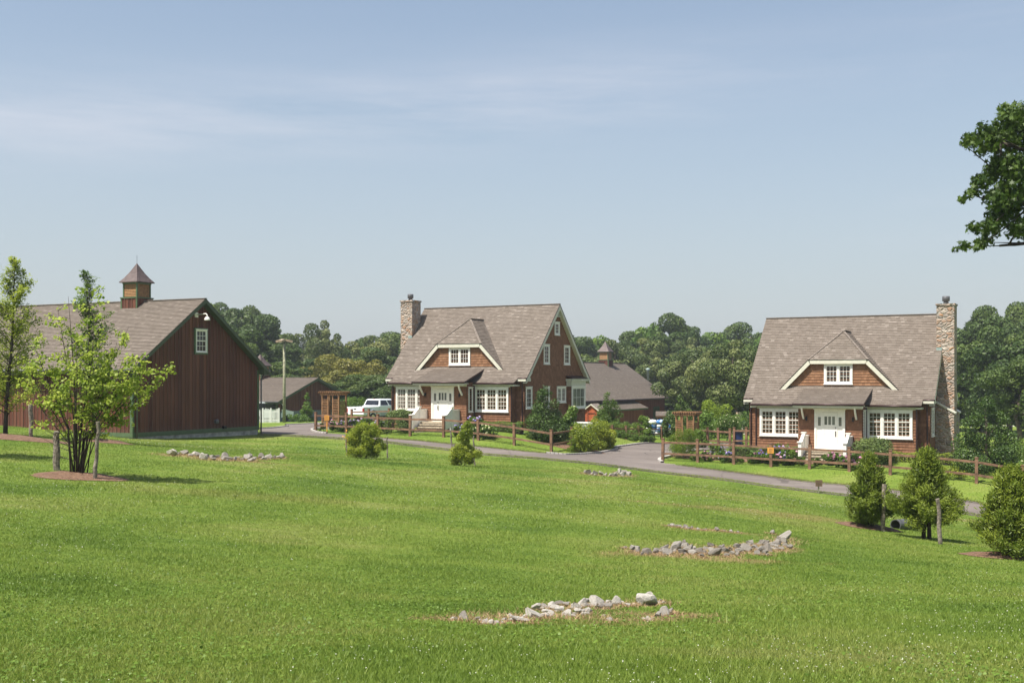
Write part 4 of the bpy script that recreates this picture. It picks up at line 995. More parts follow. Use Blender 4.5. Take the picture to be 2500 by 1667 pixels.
# ------------------------------------------------------------------ pickup truck
def pickup(p,rz):
    root=empty('pickup_truck',p,rz,'white pickup truck seen from behind, parked left of the middle cottage','pickup truck')
    # local: +y = forward, rear at y=0
    b=MB();w=1.0
    prof=[(0,.62),(0,1.36),(2.5,1.36),(2.5,1.40),(6.0,1.30),(6.15,1.0),(6.15,.5),(5.3,.45),(1.4,.45),(.2,.5)]
    b.prism([(-w,y,z) for y,z in [(0.0,.66),(0.0,1.34),(2.2,1.34),(2.2,.7)]],(.08,0,0));b.prism([(w-.08,y,z) for y,z in [(0.0,.66),(0.0,1.34),(2.2,1.34),(2.2,.7)]],(.08,0,0))
    b.box(-w+.03,w-.03,-.02,.08,.7,1.33);b.box(-w,w,2.1,2.2,.6,1.4);b.box(-w+.05,w-.05,0,2.2,.6,.8)
    b.prism([(-w,2.2,.5),(-w,2.2,1.40),(-w,4.8,1.38),(-w,6.1,1.22),(-w,6.25,.55)],(2*w,0,0))
    bo=b.build('body','paint',root)
    bv=bo.modifiers.new('b','BEVEL');bv.width=.03;bv.segments=2
    c=MB();z0,z1=1.39,2.02
    def ring(z,xw,y0,y1): return [(-xw,y0,z),(xw,y0,z),(xw,y1,z),(-xw,y1,z)]
    r0=ring(z0,.96,2.2,5.0);r1=ring(z1-.08,.80,2.42,4.15);r2=ring(z1,.70,2.6,4.0)
    for A_,B_ in((r0,r1),(r1,r2)):
        for i in range(4): c.face([A_[i],A_[(i+1)%4],B_[(i+1)%4],B_[i]])
    c.face(r2);co=c.build('cab','paint',root)
    g=MB()
    def lerp(a,b,t): return tuple(a[i]+(b[i]-a[i])*t for i in range(3))
    def pane(i,u0,u1,v0,v1,nrm):
        a,b_,c_,d=r0[i],r0[(i+1)%4],r1[(i+1)%4],r1[i];n_=Vector(nrm)*.012
        q=[lerp(lerp(a,b_,u),lerp(d,c_,u),v) for u,v in((u0,v0),(u1,v0),(u1,v1),(u0,v1))]
        g.face([Vector(x)+n_ for x in q])
    pane(0,.06,.94,.12,.92,(0,-1,0));pane(2,.06,.94,.1,.95,(0,1,.5))
    for i,n_ in((1,(1,0,0)),(3,(-1,0,0))): pane(i,.06,.46,.1,.9,n_);pane(i,.52,.92,.1,.9,n_)
    g.build('window','cars_glass',co)
    for a_ in((w,w+.01),(-w-.01,-w)): MB().box(*a_,2.25,6.0,.5,.78).build('lower_panel','silver',root)
    for s in(-1,1):
        f=MB();f.tube([(s*w,1.25-.6,.45),(s*w,1.25-.52,.86),(s*w,1.25,1.08),(s*w,1.25+.52,.86),(s*w,1.25+.6,.45)],.10,8);f.build('fender_flare','silver',root,True)
    bp=MB();bp.box(-w+.02,w-.02,-.22,0,.5,.7);bp.build('rear_bumper','chrome',root)
    for s in(-1,1):
        MB().box(*sorted((s*(w-.14),s*(w+.012))),-.03,.10,.86,1.22).build('tail_lamp','redlens',root)
        for y in(1.25,5.1):
            t=MB();t.tube([(s*.78,y,.4),(s*1.02,y,.4)],.41,20);tw=t.build('wheel','tyre',root);MB().tube([(s*1.0,y,.4),(s*1.03,y,.4)],.24,14).build('rim','chrome',tw)
    MB().box(-.12,.12,-.045,-.02,1.12,1.2).build('tailgate_handle','black',root)
    MB().box(-.12,.12,2.55,2.62,1.98,2.03).build('brake_lamp','redlens',root)
    for s in(-1,1): MB().box(*sorted((s*1.0,s*1.25)),4.2,4.3,1.35,1.62).build('side_mirror','black',root)
    return root
p=W(870,103);pickup((p.x-.1,p.y,p.z+.02),R(-34))
# ------------------------------------------------------------------ small things
p=W(1431,76);ac=empty('utility_box',(p.x,p.y,p.z),-HR,'pale grey utility cabinet beside the middle cottage, half hidden by shrubs','utility box')
mb=MB();mb.box(-.62,.62,-.4,.4,0,1.0);mb.build('cabinet','hvac',ac);mb=MB();mb.box(-.66,.66,-.44,.44,1.0,1.08);mb.build('lid','vinyl',ac)
mb=MB()
for i in range(6): mb.box(-.5,.5,-.412,-.4,.15+i*.12,.19+i*.12)
mb.build('louvre','greywall',ac)
def sign(p,label,h,w,s,m,post='pole',rot=0,pw=.05):
    root=empty('small_sign',p,rot,label,'sign');MB().box(-pw,pw,0,.05,-.2,h).build('post',post,root)
    bd=MB();bd.box(-w/2,w/2,-.035,0,h-s*.85,h+s*.15);b_=bd.build('board',m,root)
    rr=random.Random(int(w*1000))
    for i in range(4):
        t=MB();x=-w*.38
        while x<w*.34:
            l=rr.uniform(.03,.08)*w*2;t.box(x,min(x+l,w*.38),-.04,-.036,h-s*.06-i*s*.2-s*.045,h-s*.06-i*s*.2);x+=l+.02*w*2
        t.build('lettering','bark' if m=='orange' else 'barkdark',b_)
    return root
p=W(798,76.3);sign(p,'orange cedar notice board on a post inside the middle cottage fence',1.1,.32,.34,'orange','orange',-R(10),.03)
p=G(1999,1204);sign(p,'small weathered brown sign on a stake at the near road edge',.62,.34,.32,'signwood','pole',R(4),.03)
# notice on the fence post
k=min(range(len(fb)),key=lambda i:abs(1250+F*fb[i][0]/fb[i][1]-1879));q=fb[k]
nt_=empty('notice_board',(q[0]-.09*math.sin(HR),q[1]-.09*math.cos(HR),Hs(*q)+.93),-HR,'small orange square notice hanging on a fence post before the right cottage','sign')
bd=MB().box(-.18,.18,-.02,.01,-.17,.15).build('board','orange',nt_)
for i,(a,b_) in enumerate(((-.1,.09),(-.07,.12),(-.12,.05),(-.1,.11))): MB().box(a,b_,-.025,-.021,.07-i*.055,.085-i*.055).build('lettering','bark',bd)
# blue recycling bin
p=W(1803,79.7);bn=empty('recycling_bin',p,R(-20),'blue wheeled recycling bin by the fence left of the right cottage','bin')
mb=MB();mb.prism([(-.24,-.24,.08),(.24,-.24,.08),(.3,-.3,1.0),(-.3,-.3,1.0)],(0,.5,0));mb.build('body','blue',bn)
MB().prism([(-.33,-.36,1.0),(.33,-.36,1.0),(.33,.3,1.06),(-.33,.3,1.06)],(0,0,.06)).build('lid','blue',bn)
[MB().tube([(x,.27,.12),(x+.05,.27,.12)],.12,12).build('wheel','tyre',bn) for x in(-.3,.25)]
mb=MB();mb.tube([(-.2,.33,1.02),(-.2,.4,1.05),(.2,.4,1.05),(.2,.33,1.02)],.02,6);mb.build('handle','black',bn)
# culvert pipe
p=G(2186,1290);mb=MB();a=Vector((-.55,-.35,.0)).normalized()
cv=empty('culvert_pipe',(p.x,p.y,p.z+.10),0,'dark drain pipe end lying in the grass between the cedar trees','pipe')
ring=[];mb=MB()
for t in range(20):
    an=t*2*math.pi/20;ring.append((math.cos(an),math.sin(an)))
ax=Vector((.75,.66,-.05)).normalized();sx_=ax.cross(Vector((0,0,1))).normalized();sz_=sx_.cross(ax)
def rg(r,l): return [ax*l+sx_*(c*r)+sz_*(s*r) for c,s in ring]
for (r0,l0),(r1,l1) in(((.17,1.2),(.17,0)),((.17,0),(.15,0)),((.15,0),(.15,1.1))):
    A_=rg(r0,l0);B_=rg(r1,l1)
    for t in range(20): mb.face([A_[t],B_[t],B_[(t+1)%20],A_[(t+1)%20]])
mb.build('pipe','metaldark',cv,True)
# the blue and white heap by the far fence: stacked wrapped pallets and a low shed roof behind
p=W(1606,91)
bl=plain('printed blue plastic sacks',(.06,.22,.5),.5,.9,4);M['sack']=bl;_r=[n for n in bl.node_tree.nodes if n.type=='VALTORGB'][0].color_ramp.elements;_r[0].color=(.03,.16,.48,1);_r[1].color=(.45,.5,.58,1);_r[0].position=.48;_r[1].position=.56
def sack(name,loc,rz,sc,m,seed):
    rs=np.random.RandomState(seed);mb=MB();n_=10;prof=[]
    for i in range(7):
        t=i/6*math.pi-math.pi/2;prof.append((math.cos(t)**.45,math.sin(t)))
    rings=[]
    for r_,z_ in prof:
        base=len(mb.v)
        for t in range(14):
            a=t*2*math.pi/14;cx=abs(math.cos(a))**.5*math.copysign(1,math.cos(a));cy=abs(math.sin(a))**.5*math.copysign(1,math.sin(a))
            mb.v.append((cx*r_*sc[0]*(1+rs.normal(0,.03)),cy*r_*sc[1]*(1+rs.normal(0,.03)),z_*sc[2]*(1+rs.normal(0,.05))))
        rings.append(base)
    for A_,B_ in zip(rings,rings[1:]):
        for t in range(14): mb.f.append((A_+t,A_+(t+1)%14,B_+(t+1)%14,B_+t));mb.uv.append(None)
    o=mb.build(name,m,None,True,loc);o.rotation_euler=(0,0,rz);return o
k=0
for row,z in enumerate((.16,.48,.80,1.10)):
    for j in range(3 if row<3 else 2):
        o=sack('wrapped_sack',(p.x-.62+j*.62+row*.06,p.y+rng.uniform(-.1,.1),p.z+z),R(rng.uniform(-14,14)),(.34,.5,.19),'sack' if (row+j)%2==0 else 'vinyl',k)
        tag(o,('blue printed sack' if (row+j)%2==0 else 'white plastic-wrapped sack')+(' at the bottom',' in the second layer',' in the third layer',' on top')[row]+' of the heap behind the far fence, '+('left','middle','right')[j],'sack','heap of blue and white sacks');k+=1
p=W(1628,104);ls=empty('lean_shelter',(p.x,p.y,p.z),-R(8),'low open shelter with grey roof behind the blue heap','shelter')
mb=MB();mb.courses([(-1,-.6,1.5),(1,-.6,1.5),(1,.6,1.85),(-1,.6,1.85)],.15,.02,nrm=(0,-1,1));mb.build('roof','roof',ls)
mb=MB();mb.prism([(-1,-.6,1.47),(1,-.6,1.47),(1,.6,1.82),(-1,.6,1.82)],(0,0,-.08));mb.box(-.9,.9,.5,.55,0,1.7);mb.build('back_wall','barn',ls)
for x in(-.85,.8): MB().box(x-.05,x+.05,-.5,-.4,0,1.42).build('post','fence',ls)
# stone marker far left of the right cottage
p=W(1803,112);mk=MB();mk.box(-.35,.35,-.35,.35,0,1.0);mk.box(-.22,.22,-.22,.22,1.0,2.1);mk.lathe([(1.4,0),(1.3,.5),(.9,.6),(.5,.62)],14);tag(mk.build('garden_fountain','stone',None,False,(p.x,p.y,p.z)),'small pale stone fountain far off under the trees left of the right cottage','fountain')
# far white rail fence at right
def white_fence(pts,label):
    P=[Vector((*q,Hs(*q))) for q in pts];root=empty('white_rail_fence',P[0],0,label,'fence')
    for q in P: MB().box(*(lambda c:(c.x-.07,c.x+.07,c.y-.07,c.y+.07,c.z-.2,c.z+1.5))(q-P[0])).build('post','vinyl',root)
    for a,b_ in zip(P,P[1:]):
        for z in(.35,.85,1.35): MB().bar(a-P[0]+Vector((0,0,z)),b_-P[0]+Vector((0,0,z)),.05,.14).build('rail','vinyl',root)
white_fence([xy(2310+i*30,140-i*.3) for i in range(9)],'far white board fence beyond the chimney of the right cottage')

# stakes beside the young trees
def stake(px,py,h,r,lean,label,d=None):
    p=G(px,py) if d is None else W(px,d);rs=np.random.RandomState(int(px));pts=[(lean[0]*t*h+rs.normal(0,.012),lean[1]*t*h+rs.normal(0,.012),t*h) for t in np.linspace(-.1,1,8)]
    mb=MB();mb.tube(pts,[r*rs.uniform(.82,1.12) for _ in pts],9);return tag(mb.build('tree_stake','stake',None,False,p),label,'stake')
TB=G(188,1165)
stake(139,1148,.95,.085,(0,0),'thick pale stake with peeling bark left of the multi-stemmed tree')
stake(232,1172,1.35,.045,(.06,0),'slim leaning stake right of the multi-stemmed tree')
stake(75,1073,1.15,.07,(0,0),'grey stake beside the young tree at the left edge')
stake(2157,1297,1.3,.06,(.0,0),'tall pale stake standing right of the leftmost cedar')
stake(2296,1328,1.12,.05,(-.06,0),'grey leaning stake right of the middle cedar')
stake(946,1118,1.0,.035,(-.02,0),'thin grey stake at the right side of the big yellow-green shrub')
stake(847,1112,.85,.04,(-.05,0),'pale stake with yellow flowers at the left side of the big yellow-green shrub')
stake(1106,1133,1.5,.035,(-.07,0),'thin leaning stake left of the smaller lawn shrub')
stake(1158,1136,1.3,.035,(-.02,0),'pale stake right of the smaller lawn shrub')
q=G(848,1112);rs=np.random.RandomState(3);k=90
tag(leaves('yellow_flowers',np.array([q.x,q.y,q.z+.75])+rs.normal(0,1,(k,3))*[.09,.09,.17],rs.normal(0,1,(k,3)),.09,rs.uniform(0,1,k),plain('orange-yellow petals',(.75,.36,.01),.6,.2,20),None),'cluster of orange-yellow flowers on the stake left of the big yellow-green shrub','flowers')

# mulch beds
def bed(c,a,b,label,rot=0,h=.10):
    mb=MB();n_=36;rr=4;V=[];rs=np.random.RandomState(int(a*100))
    wob=[1+.1*math.sin(3*t*2*math.pi/n_+a)+rs.normal(0,.02) for t in range(n_)]
    for k in range(rr+1):
        f=k/rr
        for t in range(n_):
            an=t*2*math.pi/n_;x=math.cos(an)*a*(1-f)*wob[t];y=math.sin(an)*b*(1-f)*wob[t]
            X=c[0]+x*math.cos(rot)-y*math.sin(rot);Y=c[1]+x*math.sin(rot)+y*math.cos(rot)
            mb.v.append((X,Y,Hs(X,Y)+(.012 if k==0 else .02+h*math.sin(f*1.57))+(rs.normal(0,.01) if k else 0)))
    for k in range(rr):
        for t in range(n_): mb.f.append((k*n_+t,k*n_+(t+1)%n_,(k+1)*n_+(t+1)%n_,(k+1)*n_+t));mb.uv.append(None)
    return tag(mb.build('mulch_bed','mulch',None,True),label,'mulch bed')
bed((TB.x,TB.y),1.1,.85,'oval of brown bark mulch under the multi-stemmed tree at left')
q=G(20,1070);bed((q.x-.3,q.y+.2),2.2,1.3,'bark mulch bed under the young tree at the left edge')
q=G(2120,1288);bed((q.x,q.y),.9,.6,'small bark mulch bed under the leftmost cedar')
q=G(2455,1362);bed((q.x,q.y),1.0,.6,'bark mulch bed under the cedar at the right edge')
q=G(239,1078);bed((q.x+.2,q.y),1.0,.8,'bark mulch under the small tree before the barn corner')
MB_=[(1418,1097,2.2,1.0,'bark mulch bed of the shrubs beside the drive'),(1675,1114,1.5,.6,'bark mulch under the lime shrub at the right fence corner'),(1900,1124,5.5,1.0,'bark mulch flower bed inside the right fence')]
for px,py,a,b,l in MB_:
    q=G(px,py);bed((q.x,q.y),a,b,l,-HR,.06)
MULCH=[(o_[0],o_[1]) for o_ in[]]
# ------------------------------------------------------------------ rocks
def rock_mesh(seed):
    import bmesh
    rs=np.random.RandomState(seed);bm=bmesh.new();bmesh.ops.create_icosphere(bm,subdivisions=3,radius=1)
    pl=[]
    for _ in range(12):
        d=rs.normal(0,1,3);d/=np.linalg.norm(d);pl.append((Vector(d),rs.uniform(.32,.72)))
    for v in bm.verts:
        for d,h in pl:
            e=v.co.dot(d)-h
            if e>0:v.co-=d*e
        v.co*=1+rs.normal(0,.012)
    mx=max(abs(v.co.x) for v in bm.verts)
    for v in bm.verts:v.co/=mx
    me=bpy.data.meshes.new('rock');bm.to_mesh(me);bm.free();me.materials.append(M['rock']);return me
RM=[rock_mesh(i) for i in range(14)]
ROCKS=[]
def rocks(lst,row,group,tint,flat=.62):
    lst=list(lst)+[(l[0]+rng.uniform(-.7,.7)*l[2],l[1]+rng.uniform(-.25,.2)*l[2],max(6,l[2]*rng.uniform(.5,.8))) for l in lst+(lst[::2] if len(lst)>36 else []) if rng.random()<(.98 if len(lst)>36 else .6)]
    px0=min(l[0] for l in lst);px1=max(l[0] for l in lst)
    for i,l in enumerate(lst):
        px,py,s=l[:3];tn=l[3] if len(l)>3 else tint+rng.uniform(-.2,.2)
        p=G(px,py-2);w=s*p.y/F/2*(1.24 if p.y<15 else 1.2);ROCKS.append((p.x,p.y+w*.3,w))
        o=bpy.data.objects.new('rock',rng.choice(RM));col.objects.link(o)
        fl=l[4] if len(l)>4 else flat*rng.uniform(.8,1.25)
        o.scale=(w,w*rng.uniform(.75,1.05),w*fl);o.location=(p.x,p.y+w*.4,p.z+w*fl*.72);o.rotation_euler=(R(rng.uniform(-22,22)),R(rng.uniform(-22,22)),R(rng.uniform(0,360)))
        o['tint']=max(0.,min(1.,tn))
        f=(px-px0)/(px1-px0+1e-6);pos=('at the left end','left of the middle','in the middle','right of the middle','at the right end')[min(4,int(f*5))]
        sz='large' if s>28 else 'medium' if s>17 else 'small'
        tone='pale' if tn>.6 else 'brownish' if tn<.2 else 'grey'
        tag(o,f'{sz} {tone} rock {pos} of {row}','rock',group)
near=[(1112,1518,18,.35),(1134,1516,24,.3,.75),(1165,1517,15,.2),(1186,1525,24,.45,.35),(1212,1527,22,.6,.4),(1240,1506,17,.8,.25),(1262,1521,28,.85),(1232,1520,14,.6),(1300,1512,30,.85),(1309,1494,24,.8,.9),(1334,1503,30,.85),(1345,1488,24,.8),(1329,1488,18,.4),(1370,1480,30,.1,.4),(1364,1496,26,.9),(1386,1508,26,.85),(1402,1490,28,.9),(1412,1503,28,.85),(1422,1482,24,.9),(1432,1497,22,.6),(1441,1484,20,.5),(1456,1482,28,.9,.7),(1465,1488,18,.1),(1480,1487,22,.3),(1501,1479,24,.95,.8),(1520,1478,14,.9),(1535,1482,14,.7),(1574,1478,40,.95,.75),(1601,1476,22,.8,.4),(1621,1476,18,.85,.4),(1548,1480,12,.8),(1585,1517,18,.6),(1606,1511,18,.45),(1628,1505,22,.5),(1636,1497,12,.4),(1282,1518,14,.7),(1352,1508,14,.7),(1426,1506,16,.8),(1490,1520,14,.4),(1476,1508,12,.5)]
rocks(near,'the row nearest the camera','rocks in the near row',.75)
rs=np.random.RandomState(8)
mid=[(1525,1340,11),(1545,1348,22),(1558,1351,14),(1580,1354,21),(1600,1353,20),(1618,1346,20),(1632,1356,24),(1650,1343,24),(1661,1336,24),(1672,1340,20),(1681,1348,24),(1692,1355,16),(1705,1352,24),(1720,1354,14),(1735,1337,14),(1746,1358,36,.25,.5),(1760,1341,17),(1770,1352,18),(1783,1345,14),(1800,1341,18),(1806,1352,20),(1790,1357,16),(1822,1348,24),(1834,1332,22),(1845,1342,20),(1856,1350,20),(1862,1333,26,.15),(1875,1348,24),(1886,1337,18,.5),(1896,1335,24),(1909,1327,24),(1913,1323,36,1.0,.35),(1926,1341,18),(1665,1354,18),(1640,1348,14),(1725,1344,16),(1812,1336,14),(1850,1356,14),(1778,1361,14),(1716,1362,14),(1868,1355,16),(1905,1345,18)]
rocks(mid,'the long middle row','rocks in the middle row',.3)
thin=[(1634+i*8,1287+i*.9+rng.uniform(-1,1),9+rng.uniform(-1,3)) for i in range(8)]+[(1705,1296,7),(1722,1296,7),(1748,1297,14),(1755,1297,9),(1785,1301,9),(1803,1303,8),(1885,1305,12),(1770,1299,7)]
rocks(thin,'the thin sunken row','rocks in the thin row',.35,.7)
up=[(1437,1160,12),(1447,1161,9),(1455,1161,12,.1),(1466,1163,13),(1478,1164,10),(1490,1165,9),(1502,1166,12),(1512,1162,14),(1520,1165,14,.7),(1528,1160,12),(1535,1164,11),(1524,1156,11),(1512,1156,10)]
rocks(up,'the patch below the road','rocks in the patch below the road',.4,.8)
lft=[(416,1114,27,.95,.6),(436,1112,10),(451,1111,13,.3),(463,1115,10),(476,1113,13,.7),(483,1116,11),(493,1123,18,1.0,.9),(505,1119,11,.4),(517,1122,16,.4),(530,1120,10),(548,1121,22,.2,.6),(560,1125,12),(573,1126,10),(581,1121,11),(592,1124,9),(604,1123,13),(612,1119,14,.25),(622,1124,13),(635,1121,13),(645,1124,11),(655,1121,13),(668,1122,11),(680,1121,11),(688,1119,12),(613,1128,10)]
rocks(lft,'the row before the barn','rocks in the left row',.35,.7)

# ------------------------------------------------------------------ woodland
def proto_tree(seed,rx,Ht,kind,leaf,per,nc,base=.1,shape=0,name='tree',lk='leaf'):
    rs=np.random.RandomState(seed)
    cs,rr=crown(rx,Ht*(1-base),nc,rs,cone=shape,base=Ht*base,rc=(.18,.38));cs=[c_+np.array([rs.normal(0,.35),rs.normal(0,.35),rs.normal(0,.4)]) for c_ in cs]
    root=empty(name,(0,-500,0));tr=MB();limbs(tr,(0,0,-.8),(rs.normal(0,.3),rs.normal(0,.3),Ht*.86),Ht*.02,cs,rs,9)
    tr.build('trunk','bark',root,True)
    P,Nn,T=clumpcloud(cs,rr,per,rs);T+= (P[:,2]/Ht-.5)*.0
    leaves('crown',P,Nn,leaf,T,kind,root,lk,rs,.55);return root
protos={}
def bank(key,*a,**k): protos[key]=[proto_tree(s,*a,**k) for s in a_seeds[key]]
a_seeds={'far':(11,12,13,14),'farblue':(21,22,23),'olive':(31,),'chest':(41,42,43),'bright':(51,52)}
bank('far',5.2,14,'far',.37,200,46);bank('farblue',4.8,14,'farblue',.37,200,46)
bank('olive',5.6,11,'olive',.30,230,40,.05);bank('chest',5.6,13,'chest',.36,210,48,.1);bank('bright',4.5,11,'bright',.42,130,26,.06)
RX={'far':(5.2,14),'farblue':(4.8,14),'olive':(5.6,11),'chest':(5.6,13),'bright':(4.5,11)}
used=set()
def put_tree(px,d,top,wm,key,label,group):
    p=W(px,d);ht=(HZ-top)/F*d-p.z
    pr=protos[key][rng.randrange(len(protos[key]))];rx,h0=RX[key]
    sc=(wm/2/rx,wm/2/rx,ht/h0*1.07);rz=rng.uniform(0,6.28)
    if pr.name not in used:
        used.add(pr.name);pr.location=p;pr.rotation_euler=(0,0,rz);pr.scale=sc;o=pr;tag(o,label,'tree',group)
    else: o=copy_tree(pr,None,p,rz,sc,label,group)
    o['category']='tree';return o
TOP=[(480,752),(560,757),(620,768),(650,785),(690,818),(720,824),(745,830),(800,838),(850,832),(880,830),(905,820),(935,815),(965,818),(990,830),(1380,812),(1420,822),(1460,826),(1500,830),(1540,824),(1570,800),(1610,785),(1650,786),(1690,797),(1720,807),(1760,797),(1790,795),(1830,806),(1850,797),(1880,812),(2335,800),(2370,775),(2400,762),(2430,768),(2460,754),(2500,750),(2570,742)]
def top(px): return float(np.interp(px,[a for a,b in TOP],[b for a,b in TOP]))
KN={'far':'mid green','farblue':'dark green','olive':'olive','chest':'pale-blossomed','bright':'fresh green'}
def ordn(n): return '%d%s'%(n,'th' if 10<n%100<20 else {1:'st',2:'nd',3:'rd'}.get(n%10,'th'))
cnt=0
def trow(name,pxs,d,dt,wm,keys,group,where):
    for i,px in enumerate(pxs):
        key=keys[i%len(keys)];dd=d*rng.uniform(.95,1.06)
        put_tree(px,dd,top(px)+dt+rng.uniform(-6,8),wm*rng.uniform(.9,1.2),key,f'{KN[key]} tree, {ordn(i+1)} from left in {where}',group)
R_=lambda a,b,s:[x+rng.uniform(-.2,.2)*s for x in np.arange(a,b,s)]
trow('back row',R_(480,1010,44),215,0,11,('farblue','far','chest','far'),'back row of the left wood','back row of wood beyond light pole')
trow('middle row',R_(500,1000,52),172,42,10.5,('far','farblue'),'middle row of the left wood','middle row of wood beyond light pole')
trow('front row',R_(610,1010,62),145,92,9.5,('far','far','farblue'),'front row of the left wood','front row of wood beyond light pole')
trow('back row',R_(1375,1890,46),235,0,11.5,('far','farblue','bright'),'back row of the middle wood','back row of wood between the cottages')
trow('middle row',R_(1400,1890,56),195,34,11,('far','chest'),'middle row of the middle wood','middle row of wood between the cottages')
trow('front row',R_(1690,1900,66),150,62,10,('chest','chest','far'),'front row of the middle wood','front row of wood between the cottages')
trow('back row',R_(2290,2600,50),165,0,10,('far','farblue'),'back row of the right wood','back row of wood right of the tall chimney')
trow('front row',R_(2330,2620,62),126,62,9,('farblue','far'),'front row of the right wood','front row of wood right of the tall chimney')
for i_,(px_,tp_,w_) in enumerate(((505,752,12),(548,751,12),(592,757,11),(632,770,10))): put_tree(px_,192,tp_,w_,'farblue' if i_%2 else 'far',f'tall rounded tree, {ordn(i_+1)} from left on the rise beyond the left barn gable','trees on the rise')
put_tree(785,190,797,8.6,'chest','rounded pale tree standing above the wood behind the light pole',None)
put_tree(862,152,866,11.5,'olive','round olive-yellow tree in front of the wood, left of the middle cottage',None)
put_tree(772,160,884,7,'olive','smaller olive tree behind the light pole',None)
put_tree(1505,182,842,9.5,'chest','chestnut-like tree in cream bloom right behind the barn cupola',None)
put_tree(1590,178,868,9,'chest','pale-blossomed tree touching the end of the long barn roof',None)
put_tree(1738,140,850,8.5,'chest','broad pale-blossomed tree behind the reddish arbor',None)
put_tree(1800,132,845,9,'chest','broad tree with pale tips just left of the right cottage roof',None)
put_tree(2490,104,868,8,'far','fresh green tree at the right edge in front of the dark wood',None)
# understory that closes the foot of the woods
for i,(px,d,h,w) in enumerate([(690,140,4,9),(745,138,4.5,9),(800,136,4,9),(900,140,5,10),(960,138,5,9),(1600,176,3.5,9),(1650,172,3.5,9),(1700,158,3.2,7),(1745,154,3.4,9),(1800,152,3.4,9),(1850,150,3.6,9),(2330,135,4,9),(2390,133,4,9),(2450,130,4.4,9),(2510,128,4.4,9),(2570,126,4.2,9),(1420,175,4,10),(1490,175,4,10),(1550,172,4,10)]):
    p=W(px,d);put_tree(px,d,HZ-(p.z+h)*F/d,w,'farblue' if i%3 else 'far',f'low dark thicket tree, {ordn(i+1)} from the left at the foot of the woods','thicket at the foot of the woods')

# ------------------------------------------------------------------ garden shrubs
def shrub(p,h,hw,kind,leaf,n,label,name='shrub',cat='shrub',shape=0,nc=26,lk='leaf',seed=None,flowers=None,group=None,base=.02,rc=(.26,.42),trunk=.02):
    rs=np.random.RandomState(seed if seed is not None else int(abs(p.x*131+p.y*17))%100000)
    root=empty(name,p,rs.uniform(0,6),label,cat,group)
    cs,rr=crown(hw,h*(1-base),nc,rs,cone=shape,base=h*base,rc=rc,low=base<.1)
    for i in range(len(cs)): rr[i]=min(rr[i],h*.28);cs[i][2]=min(cs[i][2],h-rr[i]*.8) if not shape else cs[i][2]
    tr=MB();limbs(tr,(0,0,-.15),(0,0,h*.8),max(.015,h*trunk),cs,rs,8,6);tr.build('stems','bark',root,True)
    A=sum(r*r for r in rr)
    P,Nn,T=clumpcloud(cs,rr,n/A,rs,(1,1,.9),.2);P=P+rs.normal(0,1,P.shape)*(rs.uniform(0,1,(len(P),1))<.35)*.055*hw;k=P[:,2]>.02;P,Nn,T=P[k],Nn[k],T[k]
    leaves('foliage',P,Nn,leaf,T,kind,root,lk,rs,.6)
    if flowers:
        mt,nf,fs=flowers;ok=np.where((Nn[:,2]>-.1)&(P[:,2]>h*.3))[0]
        for m_ in (mt if isinstance(mt,tuple) else (mt,)):
            me=None
            for j in rs.choice(ok,min(nf,len(ok)),replace=False):
                if me is None:
                    mb=MB();V=[]
                    for _ in range(26):
                        d=Vector(rs.normal(0,1,3)).normalized();a=d.orthogonal().normalized();b=d.cross(a);s_=.42
                        c=d*.8;mb.face([c+a*s_,c+b*s_,c-a*s_,c-b*s_])
                    me=mb.build('blossom',m_,root);o=me
                else: o=me.copy();col.objects.link(o)
                q=Vector(P[j]);o.location=q+Vector(Nn[j])*.05;s=fs*rs.uniform(.75,1.25);o.scale=(s,s,s*.8)
    return root
gp=lambda px,py:G(px,py)
shrub(W(1331,72.3),3.55,1.4,'holly',.10,15000,'large dark holly cone at the right front corner of the middle cottage','holly','shrub',.85,70)
shrub(W(1381,74.5),2.1,.95,'bright',.13,3600,'loose light green shrub with whitish blooms right of the dark holly',flowers=('creamfl',9,.09))
shrub(W(1484,88),3.3,1.25,'youngdark',.10,9000,'conical evergreen before the lean-to roof of the long barn','evergreen','shrub',.8,50)
shrub(gp(1424,1102),1.75,1.05,'privet',.09,7500,'rounded yellow-green shrub at the drive corner, nearest the fence')
shrub(gp(1462,1097),1.9,1.0,'privet',.09,7500,'rounded yellow-green shrub in the middle of the drive bed')
shrub(gp(1490,1095),1.35,.75,'privet',.09,4500,'rounded yellow-green shrub at the right of the drive bed')
shrub(gp(1396,1103),1.35,.42,'lime',.05,3800,'small upright lime conifer at the fence end','conifer','shrub',.6,20,'spray')
shrub(W(1506,86.5),1.15,1.4,'youngdark',.09,4200,'low feathery shrub behind the dark fence, left one',lk='spray')
shrub(W(1545,86.8),1.2,1.4,'youngdark',.09,4200,'low feathery shrub behind the dark fence, middle one',lk='spray')
shrub(W(1574,87),1.9,.7,'bright',.11,2600,'taller green shrub with white dots beside the blue heap',flowers=('creamfl',6,.08))
for i,px in enumerate((1515,1540,1562,1584)): shrub(W(px,80.5-i*.2),.55,.75,'youngdark',.14,1300,f'clump of leafy perennials along the drive kerb, {ordn(i+1)} from the left','perennials','plant',lk='spray',group='perennials along the kerb',nc=12)
shrub(W(1661,94),3.3,1.35,'holly',.12,8000,'dark evergreen cone behind the reddish arbor','evergreen','shrub',.6,40)
shrub(W(1636,87),1.8,.75,'holly',.12,3500,'dark bush between the blue heap and the reddish arbor')
shrub(gp(1668,1119),2.05,1.0,'lime',.07,10000,'arching lime green shrub behind the left end of the right fence',nc=34,lk='spray')
shrub(W(1706,77.5),1.3,.7,'bright',.09,2600,'green bush right of the lime shrub')
shrub(W(1748,94),3.3,1.5,'lime',.12,5200,'light green small tree behind the white-flowering dogwood','small_tree','tree')
